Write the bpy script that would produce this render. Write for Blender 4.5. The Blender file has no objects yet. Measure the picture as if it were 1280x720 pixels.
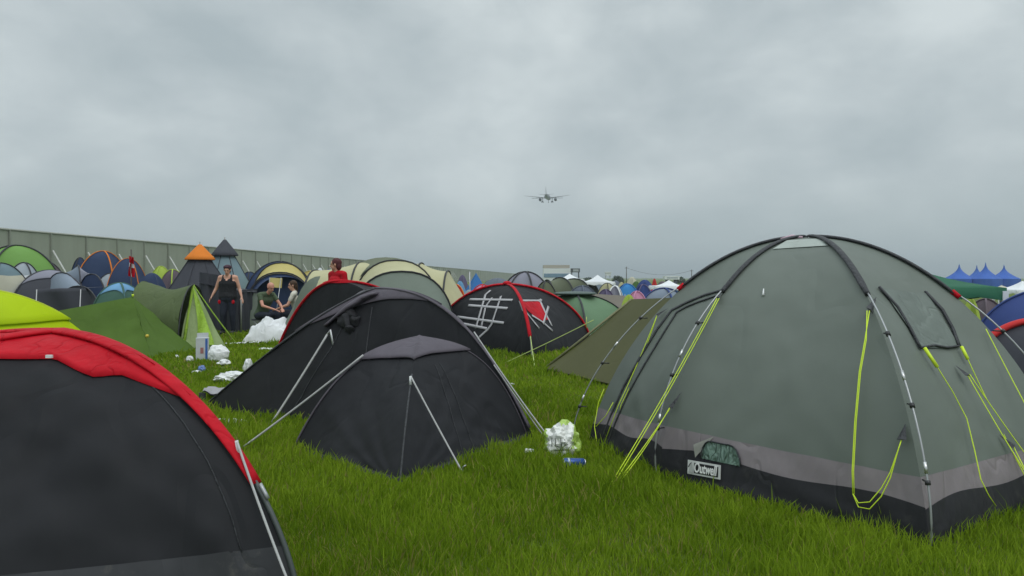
import bpy, bmesh, math, random
import numpy as np
from mathutils import Vector, Matrix, noise
from mathutils.bvhtree import BVHTree

random.seed(7)
rng = np.random.default_rng(11)
scene = bpy.context.scene
COL = scene.collection
F, CX, HZ, EYE = 900.0, 640.0, 347.0, 1.4
CAM = Vector((0, 0, EYE))

# ---------------------------------------------------------------- measuring
def P(u, v, d):
    return Vector(((u-CX)/F*d, d, EYE+(HZ-v)/F*d))
def G(u, v):
    d = EYE*F/(v-HZ)
    return Vector(((u-CX)/F*d, d, 0))
def X(u, d):
    return (u-CX)/F*d
def smooth(a, b, x):
    t = min(1, max(0, (x-a)/(b-a)))
    return t*t*(3-2*t)
def gz(x, y):
    """height of the field: falls away gently to the far right"""
    return -0.75*smooth(22, 46, y)*smooth(-9, 2, x)

# ---------------------------------------------------------------- materials
MATS = {}
def base_mat(name):
    m = bpy.data.materials.new(name); m.use_nodes = True
    nt = m.node_tree
    return m, nt, nt.nodes['Principled BSDF']

def fabric(name, col, rough=0.6, wrinkle=0.35, scale=3.0, var=0.16, spec=0.35, sheen=0.0, trans=0.0, grime=0.0):
    if name in MATS: return MATS[name]
    m, nt, b = base_mat(name)
    N, L = nt.nodes, nt.links
    tc = N.new('ShaderNodeTexCoord')
    n1 = N.new('ShaderNodeTexNoise'); n1.inputs['Scale'].default_value = scale*0.6; n1.inputs['Detail'].default_value = 6; n1.inputs['Roughness'].default_value = 0.6
    L.new(tc.outputs['Object'], n1.inputs['Vector'])
    mx = N.new('ShaderNodeMix'); mx.data_type = 'RGBA'
    c = Vector(col)
    mx.inputs[6].default_value = (*(c*(1-var)), 1)
    hi = c*(1+var)+Vector((1, 1, 1))*0.004
    mx.inputs[7].default_value = (*hi, 1)
    mr = N.new('ShaderNodeMapRange'); mr.inputs[1].default_value = 0.3; mr.inputs[2].default_value = 0.7
    L.new(n1.outputs['Fac'], mr.inputs[0]); L.new(mr.outputs[0], mx.inputs[0])
    out = mx.outputs[2]
    if grime > 0:
        n3 = N.new('ShaderNodeTexNoise'); n3.inputs['Scale'].default_value = 9; n3.inputs['Detail'].default_value = 8; n3.inputs['Roughness'].default_value = .75
        L.new(tc.outputs['Object'], n3.inputs['Vector'])
        r3 = N.new('ShaderNodeMapRange'); r3.inputs[1].default_value = .55; r3.inputs[2].default_value = .75; r3.inputs[4].default_value = grime
        L.new(n3.outputs['Fac'], r3.inputs[0])
        m3 = N.new('ShaderNodeMix'); m3.data_type = 'RGBA'; m3.inputs[7].default_value = (.22, .20, .16, 1)
        L.new(r3.outputs[0], m3.inputs[0]); L.new(out, m3.inputs[6]); out = m3.outputs[2]
    L.new(out, b.inputs['Base Color'])
    b.inputs['Roughness'].default_value = rough
    b.inputs['Specular IOR Level'].default_value = spec
    if sheen:
        b.inputs['Sheen Weight'].default_value = sheen; b.inputs['Sheen Roughness'].default_value = .4
    # wrinkles: stretched noise, and a finer crinkle
    mp = N.new('ShaderNodeMapping'); mp.inputs['Scale'].default_value = (1.0, 1.0, 0.35); mp.inputs['Rotation'].default_value = (.3, .5, .2)
    L.new(tc.outputs['Object'], mp.inputs['Vector'])
    n2 = N.new('ShaderNodeTexNoise'); n2.inputs['Scale'].default_value = scale*1.7; n2.inputs['Detail'].default_value = 2.5; n2.inputs['Distortion'].default_value = .25
    L.new(mp.outputs[0], n2.inputs['Vector'])
    n4 = N.new('ShaderNodeTexNoise'); n4.inputs['Scale'].default_value = 260; n4.inputs['Detail'].default_value = 1
    L.new(tc.outputs['Object'], n4.inputs['Vector'])
    bp = N.new('ShaderNodeBump'); bp.inputs['Strength'].default_value = wrinkle; bp.inputs['Distance'].default_value = .06
    L.new(n2.outputs['Fac'], bp.inputs['Height'])
    # sharp fold lines where two smooth noises cross
    def mth(op, a, b_):
        n_ = N.new('ShaderNodeMath'); n_.operation = op
        for i_, v_ in enumerate((a, b_)):
            if isinstance(v_, (int, float)): n_.inputs[i_].default_value = v_
            else: L.new(v_, n_.inputs[i_])
        return n_.outputs[0]
    n5 = N.new('ShaderNodeTexNoise'); n5.inputs['Scale'].default_value = scale*.9; n5.inputs['Detail'].default_value = 2; n5.inputs['Distortion'].default_value = .2
    L.new(mp.outputs[0], n5.inputs['Vector'])
    ln_ = mth('MINIMUM', mth('ABSOLUTE', mth('SUBTRACT', n5.outputs['Fac'], .5), 0.0), .035)
    bpc = N.new('ShaderNodeBump'); bpc.inputs['Strength'].default_value = min(1, wrinkle*1.6); bpc.inputs['Distance'].default_value = .22
    L.new(ln_, bpc.inputs['Height']); L.new(bp.outputs[0], bpc.inputs['Normal']); bp = bpc
    bp2 = N.new('ShaderNodeBump'); bp2.inputs['Strength'].default_value = .12; bp2.inputs['Distance'].default_value = .002
    L.new(n4.outputs['Fac'], bp2.inputs['Height']); L.new(bp.outputs[0], bp2.inputs['Normal'])
    L.new(bp2.outputs[0], b.inputs['Normal'])
    if trans > 0:
        tr = N.new('ShaderNodeBsdfTranslucent'); L.new(out, tr.inputs['Color'])
        ms = N.new('ShaderNodeMixShader'); ms.inputs[0].default_value = trans
        L.new(b.outputs[0], ms.inputs[1]); L.new(tr.outputs[0], ms.inputs[2])
        L.new(ms.outputs[0], N['Material Output'].inputs['Surface'])
    MATS[name] = m
    return m

def plain(name, col, rough=0.5, metal=0.0, bump=0.0, var=0.12, scale=12.0, spec=.5):
    if name in MATS: return MATS[name]
    m, nt, b = base_mat(name)
    N, L = nt.nodes, nt.links
    tc = N.new('ShaderNodeTexCoord')
    n1 = N.new('ShaderNodeTexNoise'); n1.inputs['Scale'].default_value = scale; n1.inputs['Detail'].default_value = 5
    L.new(tc.outputs['Object'], n1.inputs['Vector'])
    mx = N.new('ShaderNodeMix'); mx.data_type = 'RGBA'
    c = Vector(col)
    mx.inputs[6].default_value = (*(c*(1-var)), 1); mx.inputs[7].default_value = (*(c*(1+var)), 1)
    L.new(n1.outputs['Fac'], mx.inputs[0]); L.new(mx.outputs[2], b.inputs['Base Color'])
    b.inputs['Roughness'].default_value = rough; b.inputs['Metallic'].default_value = metal
    b.inputs['Specular IOR Level'].default_value = spec
    if bump:
        bp = N.new('ShaderNodeBump'); bp.inputs['Strength'].default_value = bump; bp.inputs['Distance'].default_value = .02
        L.new(n1.outputs['Fac'], bp.inputs['Height']); L.new(bp.outputs[0], b.inputs['Normal'])
    MATS[name] = m
    return m

# ---------------------------------------------------------------- object helpers
def tag(o, label=None, cat=None, group=None, kind=None):
    if label: o['label'] = label
    if cat: o['category'] = cat
    if group: o['group'] = group
    if kind: o['kind'] = kind
    return o
def empty(name, loc, label, cat, group=None):
    o = bpy.data.objects.new(name, None); COL.objects.link(o)
    o.location = loc; o.empty_display_size = .2
    return tag(o, label, cat, group)
def build(name, verts, faces, mat, parent=None, shade=True, label=None):
    """verts are in world space; the object's origin goes to its parent's base (or its own base)"""
    me = bpy.data.meshes.new(name)
    if parent is not None:
        org = Vector(parent.location)
        pp = parent.parent
        while pp is not None: org += Vector(pp.location); pp = pp.parent
    else:
        a = [Vector(v) for v in verts]
        n = len(a)
        org = Vector((sum(v.x for v in a)/n, sum(v.y for v in a)/n, min(v.z for v in a)))
    me.from_pydata([Vector(v)-org for v in verts], [], faces)
    mats = mat if isinstance(mat, (list, tuple)) else [mat]
    for mm in mats: me.materials.append(mm)
    if shade: me.polygons.foreach_set('use_smooth', [True]*len(me.polygons))
    me.validate(); me.update()
    o = bpy.data.objects.new(name, me); COL.objects.link(o)
    if parent is not None: o.parent = parent
    else: o.location = org
    if label: o['label'] = label
    return o
class MB:
    def __init__(s): s.v = []; s.f = []
    def add(s, v, f):
        k = len(s.v); s.v += [Vector(p) for p in v]; s.f += [tuple(i+k for i in q) for q in f]; return s
    def grid(s, rows, closed=False):
        k = len(s.v); n = len(rows[0])
        for r in rows: s.v += [Vector(p) for p in r]
        for i in range(len(rows)-1):
            for j in range(n-1 if not closed else n):
                a = k+i*n+j; b = k+i*n+(j+1) % n
                s.f.append((a, b, b+n, a+n))
        return s
    def tube(s, pts, r, n=6, flat=1.0):
        pts = [Vector(p) for p in pts]
        if not isinstance(r, (list, tuple)): r = [r]*len(pts)
        up = Vector((0, 0, 1)); rows = []
        for i, p in enumerate(pts):
            t = (pts[min(i+1, len(pts)-1)]-pts[max(i-1, 0)])
            if t.length < 1e-9: t = Vector((0, 0, 1))
            t.normalize()
            a = t.cross(up)
            if a.length < .05: a = t.cross(Vector((1, 0, 0)))
            a.normalize(); b = t.cross(a).normalized()
            rows.append([p+(a*math.cos(2*math.pi*k/n)+b*math.sin(2*math.pi*k/n)*flat)*r[i] for k in range(n)])
        k0 = len(s.v); s.grid(rows, closed=True)
        s.f.append(tuple(k0+i for i in range(n))[::-1])
        e = k0+(len(rows)-1)*n
        s.f.append(tuple(e+i for i in range(n)))
        return s
    def box(s, c, h, rz=0.0, M=None):
        c = Vector(c); R = M if M is not None else Matrix.Rotation(rz, 3, 'Z')
        v = [c+R @ Vector((x*h[0], y*h[1], z*h[2])) for z in (-1, 1) for y in (-1, 1) for x in (-1, 1)]
        return s.add(v, [(0, 2, 3, 1), (4, 5, 7, 6), (0, 1, 5, 4), (2, 6, 7, 3), (0, 4, 6, 2), (1, 3, 7, 5)])
    def ball(s, c, r, nu=14, nv=9, M=None):
        c = Vector(c); R = M if M is not None else Matrix.Identity(3)
        rx = r if isinstance(r, (tuple, list)) else (r, r, r)
        rows = []
        for i in range(nv+1):
            a = math.pi*(i/nv); a = min(max(a, .04), math.pi-.04)
            rows.append([c+R @ Vector((rx[0]*math.sin(a)*math.cos(2*math.pi*j/nu), rx[1]*math.sin(a)*math.sin(2*math.pi*j/nu), rx[2]*math.cos(a))) for j in range(nu)])
        k0 = len(s.v); s.grid(rows, closed=True)
        s.f.append(tuple(k0+i for i in range(nu))[::-1]); e = k0+nv*nu; s.f.append(tuple(e+i for i in range(nu)))
        return s
    def cap(s, p, q, r1, r2, n=12):
        p = Vector(p); q = Vector(q); d = (q-p); L = d.length; d.normalize()
        pts = []; rr = []
        for k in range(5):
            a = math.pi/2*k/4*0.96+.04; pts.append(p-d*r1*math.cos(a)); rr.append(r1*math.sin(a))
        for k in range(5):
            a = math.pi/2*(1-k/4)*.96+.04; pts.append(q+d*r2*math.cos(a)); rr.append(r2*math.sin(a))
        return s.tube(pts, rr, n)
    def build(s, name, mat, parent=None, shade=True, label=None):
        return build(name, s.v, s.f, mat, parent, shade, label)
    def bvh(s):
        return BVHTree.FromPolygons(s.v, s.f)

def cast(bvh, u, v, off=.008, fall=None):
    d = Vector(((u-CX)/F, 1, (HZ-v)/F)).normalized()
    loc, nor, idx, dist = bvh.ray_cast(CAM, d)
    if loc is None:
        loc, nor, idx, dd = bvh.find_nearest(CAM+d*(fall or 5))
    if nor.dot(d) > 0: nor = -nor
    return loc+nor*off, nor
def densify(px, step=6):
    out = []
    for (a, b), (c, d) in zip(px[:-1], px[1:]):
        n = max(1, int(math.hypot(c-a, d-b)/step))
        out += [(a+(c-a)*k/n, b+(d-b)*k/n) for k in range(n)]
    out.append(px[-1]); return out
def ribbon(bvh, px, w, off=.006, th=.004, step=6, fall=None):
    """a flat strip of real thickness lying on a surface"""
    pn = [cast(bvh, u, v, off, fall) for u, v in densify(px, step)]
    m = MB(); rows = []
    ps = [p for p, n in pn]
    for i, (p, n) in enumerate(pn):
        t = (ps[min(i+1, len(ps)-1)]-ps[max(i-1, 0)]).normalized()
        a = n.cross(t).normalized()*w/2
        rows.append([p-a, p+a, p+a-n*th, p-a-n*th])
    m.grid(rows, closed=True); m.f += [(3, 2, 1, 0)]; e = (len(rows)-1)*4; m.f += [(e, e+1, e+2, e+3)]
    return m
def patch(bvh, quad, n=10, off=.006, amp=0.0, fall=None, mask=None):
    (a, b, c, d) = [Vector((*q, 0)) for q in quad]
    rows = []
    for i in range(n+1):
        r = []
        for j in range(n+1):
            s, t = i/n, j/n
            q = (a.lerp(b, t)).lerp(d.lerp(c, t), s)
            p, nn = cast(bvh, q.x, q.y, off, fall)
            if amp: p += nn*amp*noise.noise(p*9)*(4*t*(1-t))
            r.append(p)
        rows.append(r)
    return MB().grid(rows)

# ---------------------------------------------------------------- tents
def ribpt(ap, c, H, s, q):
    th = s*math.pi/2
    t = math.sin(th)
    if isinstance(q, tuple): z = max(0, 1-t**q[1]) if q[0] == 'p' else max(0, 1-q[1]*t-(1-q[1])*t**q[2])
    else: z = max(0, math.cos(th))**q
    return Vector((ap[0]*(1-t)+c[0]*t, ap[1]*(1-t)+c[1]*t, c[2]*(1-z)+H*z))
class Dome:
    """fabric stretched over ribs that run from an apex to ground corners"""
    def __init__(s, ap, corners, H, q=1.3, sag=.05, amp=.012, seed=0, straight=()):
        s.ap = ap; s.H = H; s.sag = sag; s.amp = amp; s.seed = seed
        s.c = [Vector((c[0], c[1], c[2] if len(c) > 2 else 0)) for c in corners]
        s.q = q if isinstance(q, (list, tuple)) else [q]*len(corners)
        s.ctr = Vector((ap[0], ap[1], H*.3))
    def rib(s, i, t):
        i %= len(s.c); q = s.q[i]
        if not isinstance(q, tuple) and q > 3:   # straight rib (ridge line pulled down by a guy)
            k = t; a = Vector((*s.ap, s.H)); z = (1-k)**(1.15 if q < 4.5 else q-4)
            return Vector((a.x*(1-k)+s.c[i].x*k, a.y*(1-k)+s.c[i].y*k, s.H*z+s.c[i].z*(1-z)))
        return ribpt(s.ap, s.c[i], s.H, t, q)
    def pt(s, i, t, w, off=0.0):
        a = s.rib(i, t); b = s.rib(i+1, t)
        p = a.lerp(b, w)
        k = 4*w*(1-w)
        rad = Vector((p.x-s.ap[0], p.y-s.ap[1], 0))
        L = rad.length
        if L > 1e-4: rad /= L
        sg = s.sag*k*math.sin(math.pi*min(1, t*1.0))
        p = p-rad*sg-Vector((0, 0, sg*.5))
        if s.amp:
            n = noise.fractal(Vector((p.x*1.6, p.y*1.6, p.z*.9))+Vector((s.seed*7.3, 0, 0)), .7, 2.0, 4)
            # creases pulled towards the pegged corners
            cr = 0
            for cc, ww in ((i, w), (i+1, 1-w)):
                dw = ww*(s.c[(i+1) % len(s.c)]-s.c[i % len(s.c)]).length*t; dh = (1-t)*s.H*1.4
                ang = math.atan2(dh, dw+1e-4); dd = math.hypot(dw, dh)
                cr += noise.noise(Vector((ang*6, s.seed+cc*3.1, 0)))*math.exp(-dd*1.3)
            env = min(1, k*2.5)*math.sin(math.pi*min(1, max(0, t*.94+.03)))
            p += (rad*.8+Vector((0, 0, .5)))*(n*s.amp*env + cr*s.amp*1.15*min(1, k*3))
        if off: p += (rad*math.sin(t*math.pi/2)+Vector((0, 0, math.cos(t*math.pi/2))))*off
        return p
    def grid(s, panels, s0, s1, ns=24, nw=16, off=0, edge0=None, edge1=None):
        m = MB()
        for i in panels:
            rows = []
            for a in range(ns+1):
                r = []
                for b in range(nw+1):
                    w = b/nw
                    lo = s0+(edge0(w) if edge0 else 0); hi = s1+(edge1(w) if edge1 else 0)
                    r.append(s.pt(i, lo+(hi-lo)*a/ns, w, off))
                rows.append(r)
            m.grid(rows)
        return m
    def hood(s, panels, srib, smid, off=.02, ns=10, nw=16, th=.012):
        m = MB()
        for i in panels:
            rows = []
            for a in range(ns+1):
                def ed(w):
                    if not isinstance(srib, list): return srib+(smid-srib)*(4*w*(1-w))**.6
                    r0, r1 = srib[i], srib[(i+1) % len(srib)]
                    return r0+(r1-r0)*w-smid*(4*w*(1-w))**.8
                rows.append([s.pt(i, ed(b/nw)*a/ns, b/nw, off*(.3+.7*a/ns)) for b in range(nw+1)])
            # turned-under hem
            rows.append([p-Vector((0, 0, th)) for p in rows[-1]])
            m.grid(rows)
        return m
    def ribpath(s, i, s0, s1, n=24, off=0.0):
        out = []
        for k in range(n+1):
            t = s0+(s1-s0)*k/n; p = s.rib(i, t)
            rad = Vector((s.c[i].x-s.ap[0], s.c[i].y-s.ap[1], 0)).normalized()
            p += (rad*math.sin(t*math.pi/2)+Vector((0, 0, math.cos(t*math.pi/2))))*off
            out.append(p)
        return out

def szl(H, z, q=1.3):
    return math.acos(min(1, (z/H)**(1/q)))/(math.pi/2)

# palette (real-world base colours)
black_fab = fabric('black_flysheet', (.0150, .0155, .0185), rough=.62, wrinkle=.36, scale=1.8, spec=.16, grime=.012)
black_fab2 = fabric('black_flysheet_small', (.0165, .0170, .0205), rough=.60, wrinkle=.30, scale=2.4, spec=.16, grime=.012)
dark_strip = fabric('dark_groundsheet', (.032, .033, .038), rough=.6, grime=.3)
mauve_cap = fabric('mauve_cap', (.078, .066, .084), rough=.55, wrinkle=.2, scale=4)
red_fab = fabric('red_fabric', (.50, .003, .014), rough=.6, wrinkle=.4, scale=6, trans=.10, spec=.15)
green_fly = fabric('sage_flysheet', (.118, .140, .120), rough=.56, wrinkle=.20, scale=1.2, var=.07, spec=.42, grime=.03)
mauve_band = fabric('mauve_band', (.20, .175, .185), rough=.6, wrinkle=.3, scale=4, var=.1, grime=.18)
black_skirt = fabric('black_skirt', (.016, .016, .020), rough=.7, wrinkle=.3, scale=4, grime=.10)
sleeve_blk = fabric('black_sleeve', (.035, .037, .042), rough=.6, wrinkle=.3, scale=20)
neon = plain('neon_cord', (.60, .78, .03), rough=.6, var=.1, scale=60)
grey_cord = plain('grey_cord', (.42, .42, .42), rough=.7, var=.2, scale=50)
green_cord = plain('pale_green_cord', (.42, .52, .16), rough=.7)
silver = plain('grey_pole', (.36, .37, .38), rough=.35, metal=.5, var=.1)
fibre = plain('fibreglass_pole', (.30, .31, .30), rough=.4, var=.2)
blk_plastic = plain('black_plastic', (.02, .02, .022), rough=.4)
white_plastic = plain('white_plastic_film', (.72, .73, .74), rough=.35, bump=.5, var=.08, scale=20)
tape_mat = plain('grey_tape', (.40, .39, .41), rough=.4, var=.1, scale=30)

def rope(name, pts, r, mat, parent, n=5):
    return MB().tube(pts, r, n).build(name, mat, parent)
def hang(a, b, sag, n=14):
    a = Vector(a); b = Vector(b)
    return [a.lerp(b, k/n)-Vector((0, 0, 4*sag*(k/n)*(1-k/n))) for k in range(n+1)]
FOOT = []

# ============ big sage dome tent (right foreground) ============
def big_tent():
    A = G(1160, 684); B = G(825, 594); C = G(738, 552)
    D = Vector((3.70, 4.75, 0)); Fc = Vector((2.75, 7.9, 0)); E = Vector((4.15, 6.6, 0))
    ap = (2.40, 5.85)
    H = EYE+(HZ-297)/F*ap[1]
    cs = [A, D, E, Fc, C, B]   # panels: 0 A-D, 1 D-E, 2 E-F, 3 F-C, 4 C-B, 5 B-A
    q = [1.30, 1.35, 1.3, 1.3, 1.42, 1.30]
    root = empty('dome_tent', (ap[0], ap[1], 0), 'big sage green dome tent with black skirt, yellow guy ropes and white logo', 'tent')
    dm = Dome(ap, cs, H, q, sag=.05, amp=.022, seed=3)
    FOOT.append([A, D, E, Fc, C, B])
    sb, sk = szl(H, .33), szl(H, .16)
    wav = lambda w: -.010*math.sin(w*9)-.012*4*w*(1-w)
    full = dm.grid(range(6), 0, 1, 40, 24)
    bv = full.bvh()
    dm.grid(range(6), 0, sb, 46, 28).build('flysheet', green_fly, root)
    dm.grid(range(6), sb-.004, sk, 8, 28, off=.004, edge1=wav).build('lower_band', mauve_band, root)
    dm.grid(range(6), sk-.012, 1.0, 10, 28, off=.007, edge0=wav).build('mud_skirt', black_skirt, root)
    # sleeves, red sleeve ends, exposed poles
    ends = {0: .40, 1: .41, 2: .5, 3: .5, 4: .38, 5: .40}
    for i, se in ends.items():
        MB().tube(dm.ribpath(i, 0.02, se, 20, .012), [.0245]*20+[.020], 8, .5).build('pole_sleeve', sleeve_blk, root)
        p = dm.ribpath(i, se-.008, se+.014, 3, .014)
        MB().tube(p, .018, 8).build('sleeve_end', red_fab if i in (1, 4) else sleeve_blk, root)
        outw = Vector((cs[i].x-ap[0], cs[i].y-ap[1], 0)).normalized()
        pts = dm.ribpath(i, se, 1.0, 20, .02)
        pts = [pp+outw*.075*math.sin(math.pi*(k/20))**.8 for k, pp in enumerate(pts)]
        if i == 4: pts = [pp+Vector((-.12, 0, 0))*(k/20) for k, pp in enumerate(pts)]
        pts[-1].z = -.01
        pl = MB().tube(pts, .0062, 6).build('pole', silver, root)
        for k in (4, 9, 14):
            p0 = pts[k]; t = (pts[k+1]-pts[k-1]).normalized()
            MB().tube([p0-t*.012, p0+t*.012], .015, 6).tube([p0, p0-outw*.06], .005, 5).build('pole_clip', blk_plastic, pl)
        for k in (7, 13):   # ferrules
            t = (pts[k+1]-pts[k]).normalized()
            MB().tube([pts[k]-t*.03, pts[k]+t*.03], .0095, 6).build('ferrule', plain('ferrule_metal', (.6, .6, .6), .3, .8), pl)
    # ridge window of pale mesh at the crown and a paler patch laid just below it
    MB().tube([P(976, 299, 5.83), P(990, 295.5, 5.8), P(1003, 297, 5.78)], [.022, .03, .022], 8, .5).build('crown_strap', fabric('pale_pink_mesh', (.5, .36, .42), rough=.8), root)
    patch(bv, [(984, 301), (1022, 299), (1046, 307), (966, 312)], 8, .006, fall=5.7).build('crown_patch', fabric('pale_crown', (.34, .38, .35), rough=.6), root)
    # window in the right hand panel
    win = patch(bv, [(1101, 362), (1158, 368), (1199, 435), (1152, 436)], 12, .010, .006, fall=4.7).build('window', fabric('window_cover', (.120, .145, .128), rough=.5, wrinkle=.35, scale=4), root)
    for path, w in (([(1097, 360), (1120, 385), (1136, 412), (1148, 436)], .022), ([(1155, 366), (1176, 388), (1189, 412), (1197, 434)], .022), ([(1148, 436), (1166, 433), (1182, 436), (1197, 434)], .012)):
        ribbon(bv, path, w, .020, .012, fall=4.7).build('piping', sleeve_blk, win)
    # double door zip on the left panel
    door = ribbon(bv, [(908, 362), (882, 369), (862, 377), (840, 388), (822, 412), (800, 448), (780, 484), (764, 520), (752, 552)], .020, .010, .006, fall=6).build('door_zip', sleeve_blk, root)
    ribbon(bv, [(900, 369), (876, 377), (858, 384), (846, 391), (828, 420), (806, 456), (786, 492), (770, 528), (760, 556)], .014, .010, .006, fall=6).build('door_zip', sleeve_blk, root)
    # folded-down vent near the ground
    m = MB(); cu, cv = 902, 575
    rows = []
    for k in range(7):
        r = []
        for j in range(15):
            a = math.pi*j/14; rr = (k/6)
            uu = 902-25*math.cos(a)*rr; vv = 578-(27+4*math.sin(3*a))*math.sin(a)*rr+(902-uu)*-.22
            p, n = cast(bv, uu, vv, .014+.008*noise.noise(Vector((uu*.15, vv*.15, 0))), 4.9); r.append(p)
        rows.append(r)
    m.grid(rows).build('vent_flap', fabric('vent_green', (.12, .19, .155), rough=.5, wrinkle=.9, scale=14), root)
    rim = [(902-25*math.cos(math.pi*j/14), 578-(27+4*math.sin(3*math.pi*j/14))*math.sin(math.pi*j/14)+5.5*math.cos(math.pi*(1-j/14))*-1) for j in range(15)]
    MB().tube([rows[-1][j]+Vector((0, -.004, .002)) for j in range(15)], .005, 5).build('vent_rim', sleeve_blk, root)
    patch(bv, [(868, 556), (893, 546), (888, 552), (870, 572)], 6, .012, .004, fall=4.9).build('worn_patch', fabric('worn_pale', (.30, .30, .27), rough=.8, grime=.5), root)
    # peg tabs: little dark triangles the ropes leave from
    def tab(u, v, du=0, dv=14, size=.05):
        p, n = cast(bv, u, v, .01, 5)
        q, n2 = cast(bv, u+du, v+dv, .05, 5)
        m = MB(); side = n.cross((q-p).normalized()).normalized()*size*.38
        m.add([p, q-side, q+side, q+n*.012, ], [(0, 1, 2), (0, 2, 3), (0, 3, 1), (1, 3, 2)])
        m.build('peg_tab', sleeve_blk, root, shade=False)
        return q
    cord = .0032
    t1 = tab(905, 362, -5, 16)
    e1 = G(763, 612)+Vector((0, 0, .02))
    for dx in (-.02, .02):
        rope('guy_rope', hang(t1+Vector((dx*.4, 0, 0)), e1+Vector((dx*.5, 0, 0)), .03), cord, neon, root)
    t9 = tab(853, 490, -10, 22)
    rope('guy_rope', hang(t9, e1+Vector((.02, 0, 0)), .015), cord, neon, root)
    rope('guy_rope', hang(t9+Vector((0, 0, .01)), e1+Vector((.035, 0, 0)), .03), cord, neon, root)
    t2 = tab(836, 386, -10, 12)
    mid = cast(bv, 777, 508, .03, 6)[0]
    for k in (0, 1):
        rope('guy_rope', hang(t2, mid+Vector((.02*k, 0, 0)), .02+.02*k)+[G(752+14*k, 562)], cord, neon, root)
    lp = [cast(bv, u, v, .05, 6.2)[0] for u, v in [(757, 487), (754, 505), (749, 533), (752, 534), (764, 522), (773, 505)]]
    rope('guy_rope', lp, cord, neon, root)
    rope('guy_rope', [lp[2], G(747, 560)], cord, neon, root)
    t3 = tab(1094, 372, -2, 22, .07)
    loop = [cast(bv, u, v, .06, 4)[0] for u, v in [(1088, 430), (1080, 470), (1074, 530), (1072, 590), (1073, 618)]]
    rope('guy_rope', [t3]+loop, cord, neon, root); rope('guy_rope', [t3+Vector((-.015, 0, 0))]+[p+Vector((.006, -.004, 0)) for p in loop], cord, neon, root)
    t4 = tab(1133, 530, 0, 22, .07)
    for k in (0, 1):
        lp = [cast(bv, u, v, .06, 4)[0] for u, v in [(1073, 618), (1080, 628+5*k), (1094, 628+8*k), (1108, 612+9*k), (1120, 592+7*k), (1130, 565)]]
        rope('guy_rope', lp+[t4], cord, neon, root)
    w1 = [cast(bv, u, v, .035, 4.4)[0] for u, v in [(1149, 438), (1165, 462), (1184, 492), (1201, 525), (1211, 565), (1218, 600), (1228, 620), (1237, 633)]]
    rope('guy_rope', w1, cord, neon, root); MB().tube(w1[:2], .011, 6).build('rope_knot', neon, root)
    w2 = [cast(bv, u, v, .035, 4.4)[0] for u, v in [(1197, 437), (1204, 452)]]
    e2 = G(1305, 640)
    rope('guy_rope', w2+hang(w2[-1], e2, .02)[1:], cord, neon, root); MB().tube(w2, .011, 6).build('rope_knot', neon, root)
    t6 = tab(1192, 457, 9, 17, .07); rope('guy_rope', hang(t6, G(1330, 665), .02), cord, neon, root)
    rope('guy_rope', hang(t6+Vector((.01, 0, .01)), G(1345, 650), .02), cord, neon, root)
    t7 = tab(1246, 543, 10, 17, .07); rope('guy_rope', hang(t7, G(1325, 668), .01), cord, neon, root)
    t8 = cast(bv, 1228, 414, .03, 5)[0]; rope('guy_rope', hang(t8, G(1362, 655), .01), cord, neon, root)
    # small white drop mark
    MB().tube([cast(bv, 955, 362, .008, 5)[0], cast(bv, 954.5, 370, .008, 5)[0]], [.004, .010], 5).build('reflector_tag', white_plastic, root)
    # logo patch on the skirt
    c0, n0 = cast(bv, 862, 583, .022, 5); c1, n1 = cast(bv, 903, 591, .022, 5)
    xd = (c1-c0).normalized(); nn = n0.copy(); nn = (nn-xd*nn.dot(xd)).normalized(); yd = nn.cross(xd)
    if yd.z < 0: yd = -yd
    L = (c1-c0).length; hgt = L*.36
    R = Matrix((xd, yd, nn)).transposed()
    def lp(x, y, z=0): return c0+xd*x+yd*y+nn*z
    lg = MB().box(lp(L/2, 0), (L/2, hgt/2, .003), M=R).build('logo_patch', plain('logo_white', (.62, .63, .62), .5), root, shade=False)
    MB().box(lp(L*.575, 0, .004), (L*.365, hgt*.37, .002), M=R).build('logo_field', plain('logo_black', (.012, .012, .014), .5), lg, shade=False)
    tri = MB()
    base = [lp(L*.04, -hgt*.38, .0065), lp(L*.2, -hgt*.38, .0065), lp(L*.13, hgt*.38, .0065)]
    tri.add(base+[b+nn*.002 for b in base], [(0, 2, 1), (3, 4, 5), (0, 1, 4, 3), (1, 2, 5, 4), (2, 0, 3, 5)])
    tri.build('logo_peak', plain('logo_grey', (.42, .43, .42), .5), lg, shade=False)
    zig = [lp(L*.03, 0, .006), lp(L*.07, hgt*.2, .006), lp(L*.13, hgt*.38, .006)]
    MB().tube(zig, .0025, 4).build('logo_line', plain('logo_black', (.012, .012, .014), .5), lg)
    cu = bpy.data.curves.new('t', 'FONT'); cu.body = 'Outwell'; cu.size = hgt*.98; cu.extrude = .0015; cu.shear = .15; cu.offset = hgt*.022
    cu.align_x = 'LEFT'; to = bpy.data.objects.new('t', cu); COL.objects.link(to)
    bpy.context.view_layer.update()
    me = bpy.data.meshes.new_from_object(to.evaluated_get(bpy.context.evaluated_depsgraph_get()))
    bpy.data.objects.remove(to)
    xs = [v.co.x for v in me.vertices]; wdt = max(xs)-min(xs); sc = L*.69/wdt
    o = bpy.data.objects.new('lettering', me); COL.objects.link(o); o.parent = lg
    M4 = (Matrix.Translation(lp(L*.225-min(xs)*sc, -hgt*.28, .0078)-root.location)) @ R.to_4x4() @ Matrix.Diagonal((sc, 1, 1, 1))
    me.transform(M4); me.materials.clear(); me.materials.append(plain('logo_letter', (.8, .8, .79), .5))
    return bv
big_bvh = big_tent()

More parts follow.
